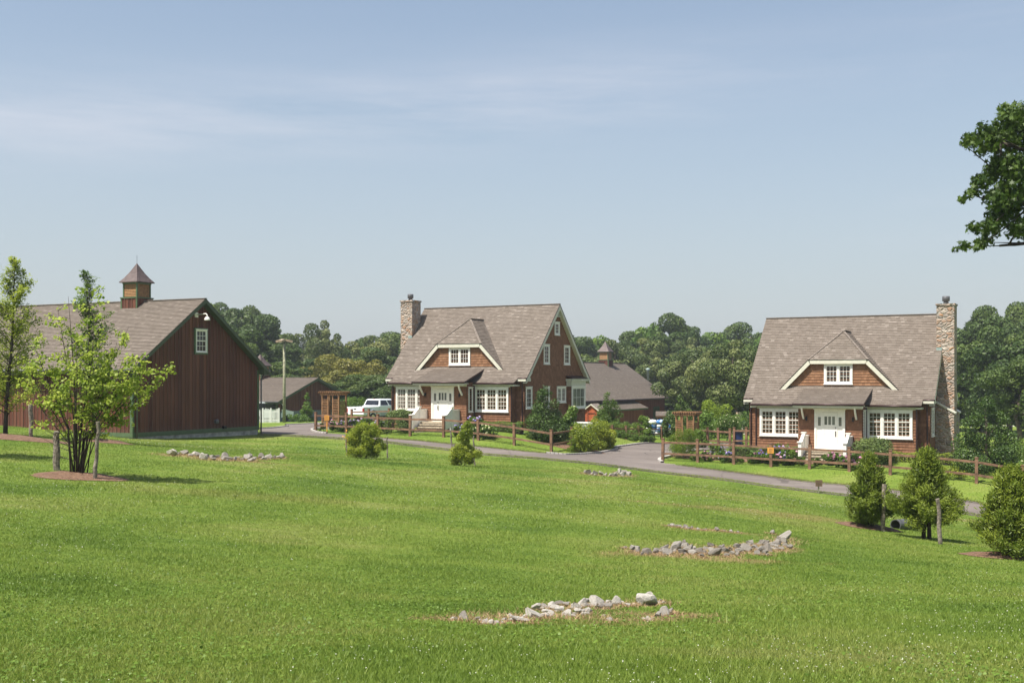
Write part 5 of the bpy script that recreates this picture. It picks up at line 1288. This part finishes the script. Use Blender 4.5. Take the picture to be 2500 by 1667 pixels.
shrub(W(1727,88),2.5,1.0,'bright',.12,3800,'mid green bush left of the white-flowering dogwood')
shrub(W(1776,85),2.1,1.35,'youngdark',.11,5200,'dogwood full of white flowers left of the right cottage','dogwood','tree',flowers=('creamfl',60,.05),base=.25)
shrub(W(1826,106),2.2,2.2,'bright',.14,3200,'low green bushes far off under the trees left of the right cottage')
shrub(W(1795,104),1.5,1.7,'farblue',.13,2400,'low blue-green conifer far off left of the right cottage')
shrub(W(975,75.6),1.5,1.2,'rhodo',.09,7000,'rounded grey-green bush left of the steps of the middle cottage')
shrub(W(2133,64.0),1.42,1.4,'rhodo',.085,9500,'rounded grey-green bush right of the steps of the right cottage',nc=36)
shrub(W(2410,61.5),3.9,1.65,'holly',.10,16000,'big dark holly cone right of the stone chimney','holly','shrub',.6,60)
shrub(W(2269,58.5),2.05,.66,'cedar',.07,5500,'small yellow-green conifer before the right corner of the right cottage','conifer','shrub',.8,26,'spray')
shrub(W(2318,60.5),.6,1.0,'privet',.07,2600,'low green mound at the foot of the stone chimney')
shrub(W(2495,63),1.7,1.6,'bright',.11,4000,'leafy bush at the right edge behind the fence')
shrub(W(2497,59.5),1.15,.8,'hydleaf',.11,2400,'hydrangea with creamy heads at the right edge','hydrangea','flower bush',flowers=('creamfl',22,.12))
shrub(W(750,116),2.95,.85,'bright',.12,3600,'conical green bush before the low barn, right of the light pole','evergreen','shrub',.9,30)
shrub(W(872,112),2.3,2.0,'bright',.14,4200,'drooping green bush right of the light cedar arbor')
shrub(W(725,114),.9,1.4,'bright',.12,1500,'low bush at the foot of the grey wall right of the light pole')
shrub(gp(893,1119),1.68,1.05,'privet',.058,26000,'big dense yellow-green shrub on the lawn before the middle cottage',nc=90,rc=(.15,.24))
q=gp(1135,1137);shrub(q,.95,.80,'privet',.058,10000,'smaller loose yellow-green shrub on the lawn before the fence',nc=26,rc=(.2,.34))
for k_ in protos:
    for pr in protos[k_]:
        if pr.name not in used:
            for c_ in list(pr.children): bpy.data.objects.remove(c_)
            bpy.data.objects.remove(pr)
rt=[o for o in col.objects if o.get('label','').startswith('smaller loose')][0]
rs=np.random.RandomState(77);cs=[np.array([rs.normal(.05,.16),rs.normal(0,.16),z]) for z in np.linspace(.8,1.75,12)];rr=[.2]*12
P,Nn,T=clumpcloud(cs,rr,4500/(12*.04),rs,(1,1,.9),.35);leaves('foliage_top',P,Nn,.058,T,'privet',rt,'leaf',rs,.6)
# hydrangeas
HY=[(818,76,.75,.5,('rose',)),(842,75.4,.8,.55,('rose','lilac')),(868,75,.9,.6,('lilac',)),(897,74.8,1.15,.6,('lilac',)),(925,74.3,1.1,.5,('lilac',)),
 (1118,71.4,.8,.4,('violet',)),(1160,71.6,1.35,.6,('lilac','violet')),(1178,69.6,.85,.55,('creamfl',)),(1203,69.0,.9,.65,('creamfl',)),(1160,70.2,.7,.4,('creamfl',)),
 (1722,66.8,.55,.45,('pink',)),(1748,67.3,1.05,.6,('lilac',)),(1772,65.4,.62,.55,('violet','lilac')),(1840,64.6,.72,.6,('rose','violet')),(1866,64.2,.62,.5,('violet',)),
 (1905,65.2,1.1,.75,('violet','lilac')),(1930,64.8,1.0,.6,('lilac','rose')),(1912,63.2,.66,.6,('pink','violet')),(2037,61.3,.72,.5,('pink',)),(2058,60.8,.6,.4,('pink',)),(2088,61.0,.85,.5,('rose','pink')),(2112,60.6,.7,.4,('pink',))]
def fdepth(px):
    o,off=(A0,4) if px<1450 else (B0,4.2)
    k=(px-1250)/F;x0,y0=o[0]-off*math.sin(HR),o[1]-off*math.cos(HR);t=(k*y0-x0)/(math.cos(HR)+k*math.sin(HR));return y0-t*math.sin(HR)
HY=[(px,max(d,fdepth(px)+.45+hw*.6),h,hw,c_) for px,d,h,hw,c_ in HY]
for i,(px,d,h,hw,c_) in enumerate(HY):
    wh='inside the middle cottage fence' if px<1300 else 'inside the right cottage fence'
    hue={'rose':'rosy','lilac':'lilac','violet':'violet','creamfl':'creamy white','pink':'pink'}
    k=1+sum(1 for a in HY[:i] if (a[0]<1300)==(px<1300))
    shrub(W(px,d),h,hw,'hydleaf',.10,1100,f"{' and '.join(hue[x] for x in c_)} hydrangea, {ordn(k)} listed from the left {wh}",'hydrangea','flower bush',0,12,flowers=(c_,int(13/len(c_)),.095),group='hydrangeas inside the fences')
# small plants between them
for i,(px,d) in enumerate([(790,76),(1800,65.2),(1955,63.6),(1990,62.8),(2010,62.2),(1697,67.4)]): shrub(W(px,fdepth(px)+.8),.55,.35,'youngdark',.08,700,f'small green perennial before the cottage fences, {ordn(i+1)} from the left','perennial','plant',nc=8,group='small perennials')
def hedge(o,u0,u1,v,h,w,label,kind='privet'):
    root=empty('hedge',(*hl(o,HR,(u0+u1)/2,v),Hs(*hl(o,HR,(u0+u1)/2,v))),-HR,label,'hedge');rs=np.random.RandomState(5);k=int((u1-u0)*2600*h)
    L=u1-u0;P=np.stack([rs.uniform(-L/2,L/2,k),rs.uniform(-w/2,w/2,k),rs.uniform(0,h,k)],1);f=rs.randint(0,4,k)
    P[f==0,2]=h;P[f==1,1]=-w/2;P[f==2,1]=w/2;P+=rs.normal(0,.03,P.shape);P[:,2]+=.05*np.sin(P[:,0]*4)
    Nn=P*[0.1,2,2]/h;leaves('foliage',P,Nn,.06,rs.uniform(0,.8,k),kind,root,'leaf',rs,.8)
    MB().box(-L/2+.1,L/2-.1,-w/2+.1,w/2-.1,-.2,h-.12).build('inner_twigs','barkdark',root)
hedge(A0,2.1,6.0,-1.0,.55,.6,'low clipped hedge under the right bay window of the middle cottage','bright')
hedge(B0,-6.0,-1.6,-1.0,.6,.6,'low clipped hedge under the left bay window of the right cottage','youngdark')
hedge(B0,2.6,6.6,-.9,.5,.6,'low clipped hedge under the right bay window of the right cottage')

# ------------------------------------------------------------------ young trees at left
def feathery(p,Ht,hw,kind,seed,label,n=6000,bow=0,low=.14,leaf=.10):
    rs=np.random.RandomState(seed);root=empty('young_tree',p,0,label,'tree')
    tr=MB();ax=lambda t:Vector((bow*t+.05*math.sin(t*7+seed),.05*math.cos(t*6),t*Ht))
    tr.tube([ax(t) for t in np.linspace(-.03,1,12)],[.075*(1-t)*(Ht/6)+.008 for t in np.linspace(0,1,12)],8)
    P=[];T=[];nb=int(Ht*11)
    for i in range(nb):
        t=low+(1-low)*(i/nb)**.9;b=ax(t);a=rs.uniform(0,6.28);L=hw*(1.0-(t-low)/(1-low))**.65*rs.uniform(.55,1.15)+.12
        el=R(rs.uniform(18,48)+25*t);d=Vector((math.cos(a)*math.cos(el),math.sin(a)*math.cos(el),math.sin(el)))
        pts=[b,b+d*L*.5+Vector((0,0,.02)),b+d*L+Vector((0,0,-.07*L))];tr.tube(pts,[.016*(1-t)+.008,.008,.003],4,False)
        k=int(n/nb*L/hw*1.6)
        tt=rs.uniform(.2,1.08,k);tone=rs.uniform(.1,.9)
        for s in tt:
            c=pts[0].lerp(pts[2],s);P.append((c.x+rs.normal(0,.08*L+.03),c.y+rs.normal(0,.08*L+.03),c.z+rs.normal(-.02,.03+.02*L)));T.append(tone+rs.normal(0,.15))
    tr.build('trunk','barkdark',root,True);P=np.array(P);leaves('foliage',P,np.tile([0,0,1.],(len(P),1)),leaf,np.array(T),kind,root,'spray',rs,.45)
q=G(14,1062);feathery(q,(1062-632)/F*q.y,1.75,'young',4,'young feathery tree at the left edge, yellow-green, in a mulch bed',13000,.35,.10,.115)
q=G(236,1077);feathery(q,(1077-664)/F*q.y,1.5,'youngdark',9,'slender darker green tree between the multi-stemmed tree and the barn',6500,-.45,.16,.125)
q=W(-95,30);feathery(q,4.6,1.3,'young',14,'young feathery tree just beyond the left edge, casting shade on the lawn',5000,0)
def redbud(p,label):
    rs=np.random.RandomState(21);root=empty('multi_stem_tree',p,0,label,'tree');tr=MB();P=[];T=[]
    S=p.y/F   # metres per photo pixel here
    tips=[(-125,-230,.1),(-95,-330,-.2),(-60,-410,.2),(-15,-440,-.1),(20,-455,.15),(55,-400,-.2),(80,-330,.3),(130,-290,-.3),(178,-290,.1),(150,-230,.2),(95,-190,-.2),(-90,-265,.5),(30,-330,-.5),(60,-255,.5),(-30,-300,.6),(-145,-300,.2),(110,-370,.3),(185,-268,.5),(165,-300,-.1)]
    for i,(dx,dy,yy) in enumerate(tips):
        tip=Vector((dx*S,yy*1.6,-dy*S));b=Vector((rs.normal(0,.05),rs.normal(0,.05),-.1))
        b+=Vector((tip.x*.05,0,0));m1=Vector((tip.x*.2+rs.normal(0,.05),tip.y*.2,tip.z*.35));m2=tip*.68+Vector((rs.normal(0,.05),rs.normal(0,.05),.12*tip.z*.3))
        big=i in(1,3,5,7,12,13);tr.tube([b,m1,m2,tip],[.027 if big else .015,.022 if big else .012,.011,.004],6)
        for j in range(15):
            s=rs.uniform(.42,1);o=(m1.lerp(m2,(s-.35)/.33) if s<.68 else m2.lerp(tip,(s-.68)/.32))
            a=rs.uniform(0,6.28);L=rs.uniform(.25,.7)*(1.15-s*.5);e=o+Vector((math.cos(a)*L,math.sin(a)*L*.8,rs.uniform(-.1,.45)*L*1.3))
            tr.tube([o,o.lerp(e,.5)+Vector((0,0,.03)),e],[.008,.005,.002],4,False)
            tone=rs.uniform(.2,.95);k=int(28*L/.45)
            for _ in range(k):
                f=rs.uniform(.25,1.05);c=o.lerp(e,f);P.append((c.x+rs.normal(0,.05),c.y+rs.normal(0,.05),c.z+rs.normal(-.02,.045)));T.append(tone+rs.normal(0,.15))
    for j in range(16):   # bare twigs low down
        a=rs.uniform(0,6.28);L=rs.uniform(.5,1.1);o=Vector((0,0,rs.uniform(.35,1.0)));e=o+Vector((math.cos(a)*L,math.sin(a)*L*.7,L*.45));tr.tube([o,o.lerp(e,.5)+Vector((0,0,-.04)),e],[.012,.007,.002],4,False)
    tr.build('stems','barkdark',root,True);P=np.array(P);Nn=rs.normal(0,.5,P.shape)+[-.3,-.5,.6];leaves('foliage',P,Nn,.064,np.array(T),'redbud',root,'heart',rs,.35)
redbud(TB,'multi-stemmed young tree with yellow-green heart leaves in an oval mulch bed at left')
# ------------------------------------------------------------------ cedars at right
def cedar(p,h,hw,seed,label,n=16000,loose=.0,bare=.06,stems=2):
    rs=np.random.RandomState(seed);root=empty('cedar_tree',p,0,label,'tree');tr=MB();P=[];T=[];DD=[];hw*=.9
    for s in range(stems): tr.tube([((s-.5*(stems-1))*.16,0,-.1),((s-.5*(stems-1))*.12,0,h*.3),(rs.normal(0,.04),0,h*.85)],[.06,.045,.01],7)
    npl=150
    for i in range(npl):
        t=bare+(.98-bare)*rs.uniform(0,1)**1.15;a=rs.uniform(0,6.28)
        prof=hw*(min(1,.6+t*2.2))*(1-t)**.85*1.3
        L=prof*rs.uniform(.45,1.2)+.07;el=R(rs.uniform(15,50)+25*t);o=Vector((0,0,h*t*.88));d=Vector((math.cos(a)*math.cos(el),math.sin(a)*math.cos(el),math.sin(el)))
        Lr=L*1.12
        Lr=min(Lr,(h*1.03-o.z)/max(.2,d.z));e=o+d*Lr+Vector((0,0,-.05*Lr));tr.tube([o,o.lerp(e,.6),e],[.012,.007,.002],4,False)
        k=int(n/npl*(.4+L/hw));tone=rs.uniform(.15,.8);tt=rs.uniform(.18,1,k)**.8
        for s in tt:
            c=o.lerp(e,s);w_=(.018+.06*math.sin(min(1,s)*2.4))*(.6+hw*.6);P.append((c.x+rs.normal(0,w_),c.y+rs.normal(0,w_),max(.06,c.z+rs.normal(0,w_))));T.append(tone+rs.normal(0,.15));DD.append((d.x,d.y,d.z+.35))
    tr.build('trunk','barkdark',root,True);P=np.array(P);Nn=P*[1,1,.3]+[0,0,.2];Nn/=np.linalg.norm(Nn,axis=1,keepdims=True);leaves('foliage',P,rs.normal(0,1,P.shape)+Nn*.5,.075,np.array(T),'cedar',root,'spray',rs,.2,np.array(DD))
p=G(2122,1290);cedar(p,(1290-1092)/F*p.y,.64,3,'leftmost of three cedars, slim with a loose top, in a small mulch bed',34000)
p=G(2262,1316);cedar(p,(1316-1080)/F*p.y,.90,8,'middle and largest of three cedars at right, on two short trunks',60000,bare=.12)
p=G(2472,1364);cedar(p,(1364-1128)/F*p.y,.92,12,'cedar cut by the right edge of the picture',60000,stems=1)
# ------------------------------------------------------------------ the oak whose boughs hang in from the right
D=30.0;oroot=empty('oak_tree',(19.5,D+.5,Hs(19.5,D+.5)),0,'large oak at the right edge whose leafy boughs hang into the sky','tree')
ob=oroot.location;rs=np.random.RandomState(2)
CL=[(2378,345,28),(2415,318,36),(2470,292,42),(2420,362,36),(2455,345,50),(2352,350,14),(2366,472,24),(2398,458,32),(2350,485,14),(2440,432,48),(2430,480,42),(2480,400,60),(2372,560,22),(2352,602,20),(2333,612,11),(2395,598,26),(2412,560,34),(2450,520,44),(2490,490,56),(2470,558,30),(2500,560,40),(2500,290,50),(2450,270,22),(2430,400,26),(2505,340,60),(2520,440,60)]
cs=[];rr=[]
for px,py,r_ in CL:
    for k in range(3 if r_>25 else 2):
        y=D+rs.uniform(-1.0,1.2)*(r_/40);cs.append(np.array([(px+rs.normal(0,r_*.22)-1250)/F*y,y,-(py+rs.normal(0,r_*.2)-HZ)/F*y])-np.array(ob));rr.append(r_/F*D*.8)
vis=len(cs)
for _ in range(95):
    d=rs.normal(0,1,3);d/=np.linalg.norm(d);c=np.array([20.2,D+1,5.6])+d*np.array([5.0,5.2,3.4])*rs.uniform(.6,1)
    if c[0]-1.2<(2500-1250)/F*(c[1]) : continue
    cs.append(c-np.array(ob));rr.append(rs.uniform(.8,1.3))
tr=MB();base=Vector((0,0,-.5));fork=Vector((-.2,0,3.4-ob.z-.3));tr.tube([base,Vector((.05,0,2)),fork,Vector((0,.3,7-ob.z)),Vector((.2,.2,9.-ob.z))],[.55,.42,.36,.2,.05],14)
lim=[(2440,600,.16),(2400,480,.12),(2420,340,.12)]
for px,py,r_ in lim:
    e=Vector(((px-1250)/F*D,D,-(py-HZ)/F*D))-ob;m=fork.lerp(e,.5)+Vector((0,0,.5));tr.tube([fork,m,e],[.2,.11,.03],8)
    for j in range(10):
        c=Vector(cs[rs.randint(0,vis)])
        if (c-e).length<2.4: s=m.lerp(e,rs.uniform(.3,1));tr.tube([s,s.lerp(c,.5)+Vector((0,0,-.06)),c],[.035,.02,.006],5,False)
for j in range(14):
    c=Vector(cs[vis+rs.randint(0,len(cs)-vis)]);tr.tube([fork+Vector((0,0,rs.uniform(0,3))),fork.lerp(c,.6)+Vector((0,0,.4)),c],[.15,.08,.02],6,False)
tr.build('trunk','barkdark',oroot,True)
P,Nn,T=clumpcloud(cs[:vis],rr[:vis],1000,rs,(1,1,.85),.35);leaves('foliage',P,Nn,.135,T,'oak',oroot,'oak',rs,.7)
P,Nn,T=clumpcloud(cs[vis:],rr[vis:],230,rs,(1,1,.85),.3);leaves('crown',P,Nn,.20,T,'oak',oroot,'oak',rs,.7)

# ------------------------------------------------------------------ grass, clover, straw
BEDS=[(TB.x,TB.y,1.05,.8)]
for px,py,a,b in((20,1070,2.1,1.2),(2120,1288,.85,.55),(2455,1362,.95,.55),(239,1078,.95,.75)):
    q=G(px,py);BEDS.append((q.x,q.y,a,b))
rp=np.array(ROADPOLY);near_poly=[(a,b) for a,b in ROADPOLY]
def free(x,y,marg=True):
    ok=~inside(x,y,near_poly)
    for a,b,c,d in BEDS: ok&=(((x-a)/c)**2+((y-b)/d)**2)>1
    for a,b,w in ROCKS: ok&=((x-a)**2+((y-b+w*.9)/1.8)**2)>(w*1.3)**2
    for o in(A0,B0):
        dx=x-o[0];dy=y-o[1];u=dx*math.cos(HR)-dy*math.sin(HR);v=dx*math.sin(HR)+dy*math.cos(HR);ok&=~((abs(u)<5.3)&(v>-1.0)&(v<10.2))
    return ok
def scatter(n,y0,y1,rs,power=1.0,x0=None):
    u=rs.uniform(0,1,n)
    y=y0*(y1/y0)**u if power==1 else (y0**(1-power)+u*(y1**(1-power)-y0**(1-power)))**(1/(1-power))
    x=rs.uniform(-.475,.475,n)*y+rs.uniform(-.4,.4,n);return x,y
def blades(name,n,y0,y1,h0,w0,wk,m,rs,lab,mask=None,power=1.0,lean=.45,hk=0):
    x,y=scatter(n,y0,y1,rs,power);ok=free(x,y)
    dr=dryf(x,y)
    if mask is not None: ok&=mask(x,y,dr)
    x,y,dr=x[ok],y[ok],dr[ok];k=len(x);z=H(x,y)
    hh=h0*rs.uniform(.5,1.35,k)*(1+hk*(y-y0))*(1+.35*np.sin(x*2.1+y*.7)*np.sin(y*1.3-x*.4));w=w0+wk*y;w=w*rs.uniform(.7,1.3,k)
    a=rs.uniform(0,6.283,k);dx,dy=np.cos(a)*w/2,np.sin(a)*w/2;lx,ly=rs.normal(0,lean,k)*hh,rs.normal(0,lean,k)*hh
    V=np.empty((k,3,3));V[:,0]=np.stack([x-dx,y-dy,z-.01],1);V[:,1]=np.stack([x+dx,y+dy,z-.01],1);V[:,2]=np.stack([x+lx,y+ly,z+hh],1)
    o=npmesh(name,V.reshape(-1,3),3,rs.uniform(0,1,k),m,None,dr);tag(o,lab,'grass',None,'stuff');return o
rs=np.random.RandomState(99)
blades('grass',900000,5.6,96,.028,.0033,.00052,'grass',rs,'mown green lawn grass',hk=.006,lean=.65,mask=lambda x,y,d:rs.uniform(0,1,x.shape)>d*1.05-.1)
blades('long_grass',70000,8,44,.085,.005,.0004,'grass',rs,'longer unmown grass tufts around the rocks',mask=lambda x,y,d:(d>.01)&(d<.3),lean=.35)
ra=[];
for a,b,w in ROCKS:
    k=int(min(420,70+ (w*60)**1.2*9));ra.append(np.stack([a+rs.normal(0,w*1.5,k),b-w*.6+rs.normal(0,w*1.5,k),np.full(k,w)],1))
ra=np.concatenate(ra);k=len(ra);z=H(ra[:,0],ra[:,1]);hh=rs.uniform(.015,.06,k)*(.6+ra[:,2]*4);an=rs.uniform(0,6.283,k);w_=.003+.00035*ra[:,1]
V=np.empty((k,3,3));dx,dy=np.cos(an)*w_/2,np.sin(an)*w_/2
V[:,0]=np.stack([ra[:,0]-dx,ra[:,1]-dy,z],1);V[:,1]=np.stack([ra[:,0]+dx,ra[:,1]+dy,z],1);V[:,2]=np.stack([ra[:,0]+rs.normal(0,1,k)*hh,ra[:,1]+rs.normal(0,1,k)*hh,z+hh],1)
o=npmesh('straw',V.reshape(-1,3),3,rs.uniform(0,1,k),'straw');tag(o,'short dry stalks pressed around the lawn rocks','grass',None,'stuff')
def patch(x,y,d):
    return (d>.3)&(rs.uniform(0,1,x.shape)<d)
blades('straw',160000,8,40,.045,.004,.0003,'straw',rs,'dry straw-coloured grass between the rocks',mask=patch,lean=1.2)
# grass creeping over the road edges
ed=[]
for P_ in(nearW,far2,isl1[len(isl1)//2:]):
    for q in dens(P_,.05): ed.append((q.x,q.y))
ed=np.array(ed);ed=np.repeat(ed,22,0)+rs.normal(0,1,(len(ed)*22,2))*.14;x,y=ed[:,0],ed[:,1];k=len(x);z=H(x,y)+.03;hh=rs.uniform(.03,.11,k);an=rs.uniform(0,6.283,k);w_=.008+.0004*y
V=np.empty((k,3,3));dx,dy=np.cos(an)*w_/2,np.sin(an)*w_/2
V[:,0]=np.stack([x-dx,y-dy,z],1);V[:,1]=np.stack([x+dx,y+dy,z],1);V[:,2]=np.stack([x+rs.normal(0,.5,k)*hh,y+rs.normal(0,.5,k)*hh,z+hh],1)
o=npmesh('edge_grass',V.reshape(-1,3),3,rs.uniform(0,1,k),'grass',None,np.clip(rs.normal(.12,.15,k),0,.6));tag(o,'uneven grass creeping over the edges of the road','grass',None,'stuff')
# clover: flat leaf sprinkles near the camera and white heads
x,y=scatter(60000,5.6,24,rs);ok=free(x,y);x,y=x[ok],y[ok]
den=np.sin(x*.9+1)*np.sin(y*.8)+np.sin(x*.37-y*.5+2);ok=rs.uniform(-1.2,1.6,len(x))<den;x,y=x[ok],y[ok];z=H(x,y)+rs.uniform(.01,.035,len(x))
o=leaves('clover_leaves',np.stack([x,y,z],1),np.tile([0,0,1.],(len(x),1)),.021,rs.uniform(.1,1,len(x)),leafmat('clover leaf green',(.09,.16,.016),(.19,.28,.04),.35),None,'heart',rs,.35);tag(o,'low clover leaves spread through the lawn','clover',None,'stuff')
x,y=scatter(26000,5.8,66,rs,.8);ok=free(x,y)
den=.5+.5*np.sin(x*.55+1.3)*np.sin(y*.31+.4)+.55*np.sin(x*.21-y*.17+1)+.35*np.sin(x*1.9)*np.sin(y*1.4);ok&=rs.uniform(.25,1.9,len(x))<den;x,y=x[ok],y[ok];z=H(x,y)+rs.uniform(.03,.06,len(x))
sz=(.0045+.00032*y)*rs.uniform(.6,1.3,len(x))
o=leaves('clover_blossoms',np.stack([x,y,z],1),np.tile([0,-.5,.8],(len(x),1)),sz,rs.uniform(0,1,len(x)),'clover',None,'heart',rs,.5);tag(o,'tiny white clover blossoms dotted over the lawn','clover',None,'stuff')

# ------------------------------------------------------------------ sky, sun, camera
EL=R(63);AZ=R(52)       # sun height; angle to the left of the direction straight behind the camera
S_=Vector((-math.sin(AZ)*math.cos(EL),-math.cos(AZ)*math.cos(EL),math.sin(EL)))
wd=bpy.data.worlds.new('World');scene.world=wd;wd.use_nodes=True;nt=wd.node_tree;bg=nt.nodes['Background']
sk=nt.nodes.new('ShaderNodeTexSky');sk.sky_type='NISHITA';sk.sun_disc=False;sk.sun_elevation=EL;sk.sun_rotation=math.atan2(S_.x,S_.y);sk.air_density=1.0;sk.dust_density=2.2;sk.ozone_density=1.2;sk.altitude=20
tc=nt.nodes.new('ShaderNodeTexCoord').outputs['Generated']
sp=nt.nodes.new('ShaderNodeSeparateXYZ');nt.links.new(tc,sp.inputs[0])
# thin cirrus: long streaks in sky coordinates
v=mapping(nt,tc,(1.6,1.6,13.0));n1=noise(nt,v,1.6,7,.6);v2=mapping(nt,tc,(.9,.9,5.0),(3.1,0,0));n2=noise(nt,v2,1.7,3,.5)
xs_=math_(nt,'MULTIPLY',sp.outputs[0],.085);zc=math_(nt,'SUBTRACT',sp.outputs[2],math_(nt,'ADD',xs_,.232))
band=math_(nt,'POWER',2.718,math_(nt,'MULTIPLY',math_(nt,'MULTIPLY',zc,zc),-900.0))
side=ramp(nt,sp.outputs[0],[(0,(.9,.9,.9)),(.08,(.75,.75,.75)),(.3,(.2,.2,.2)),(1,(0,0,0))])
cl=math_(nt,'MULTIPLY',math_(nt,'MULTIPLY',band,ramp(nt,n1,[(.3,(0,0,0)),(.75,(1,1,1))])),.8)
cl=math_(nt,'MULTIPLY',cl,side)
th=math_(nt,'MULTIPLY',math_(nt,'MULTIPLY',ramp(nt,n1,[(.48,(0,0,0)),(.8,(1,1,1))]),ramp(nt,n2,[(.45,(0,0,0)),(.7,(1,1,1))])),.35)
cf=math_(nt,'MINIMUM',math_(nt,'ADD',cl,th),.8)
hz=ramp(nt,sp.outputs[2],[(0,(1,1,1)),(.10,(.8,.8,.8)),(.24,(.42,.42,.42)),(.5,(.0,.0,.0))])
c=mix(nt,math_(nt,'MULTIPLY',hz,.75),sk.outputs[0],(3.45,3.76,4.22))
c=mix(nt,1.0,c,(1.0,1.0,.965),'MULTIPLY')
c=mix(nt,cf,c,(5.0,4.95,5.35))
nt.links.new(c,bg.inputs['Color']);bg.inputs['Strength'].default_value=.092
sl=bpy.data.lights.new('sun','SUN');sl.energy=4.4;sl.angle=R(.53);sl.color=(1,.955,.88);so=bpy.data.objects.new('sun',sl);col.objects.link(so);so.rotation_euler=S_.to_track_quat('Z','Y').to_euler()
cam=bpy.data.cameras.new('camera');co=bpy.data.objects.new('camera',cam);col.objects.link(co);co.location=(0,0,0);co.rotation_euler=(R(90),0,0)
cam.sensor_width=36;cam.lens=F/2500*36;cam.shift_y=(HZ-833.5)/2500;cam.clip_start=.1;cam.clip_end=3000;scene.camera=co
scene.view_settings.view_transform='Standard';scene.view_settings.look='None';scene.view_settings.gamma=1;scene.view_settings.exposure=.85
scene.render.engine='CYCLES'
# ------------------------------------------------------------------ summer haze
hm=bpy.data.materials.new('summer haze');hm.use_nodes=True;ht=hm.node_tree;ht.nodes.remove(ht.nodes['Principled BSDF'])
pv=ht.nodes.new('ShaderNodeVolumePrincipled');pv.inputs['Color'].default_value=(.86,.92,1,1);pv.inputs['Density'].default_value=.00028;pv.inputs['Anisotropy'].default_value=.1
ht.links.new(pv.outputs[0],ht.nodes['Material Output'].inputs['Volume'])
hb=MB().box(-340,340,-110,440,-12,26).build('haze',hm);tag(hb,'thin summer haze over the whole place','haze',None,'stuff')
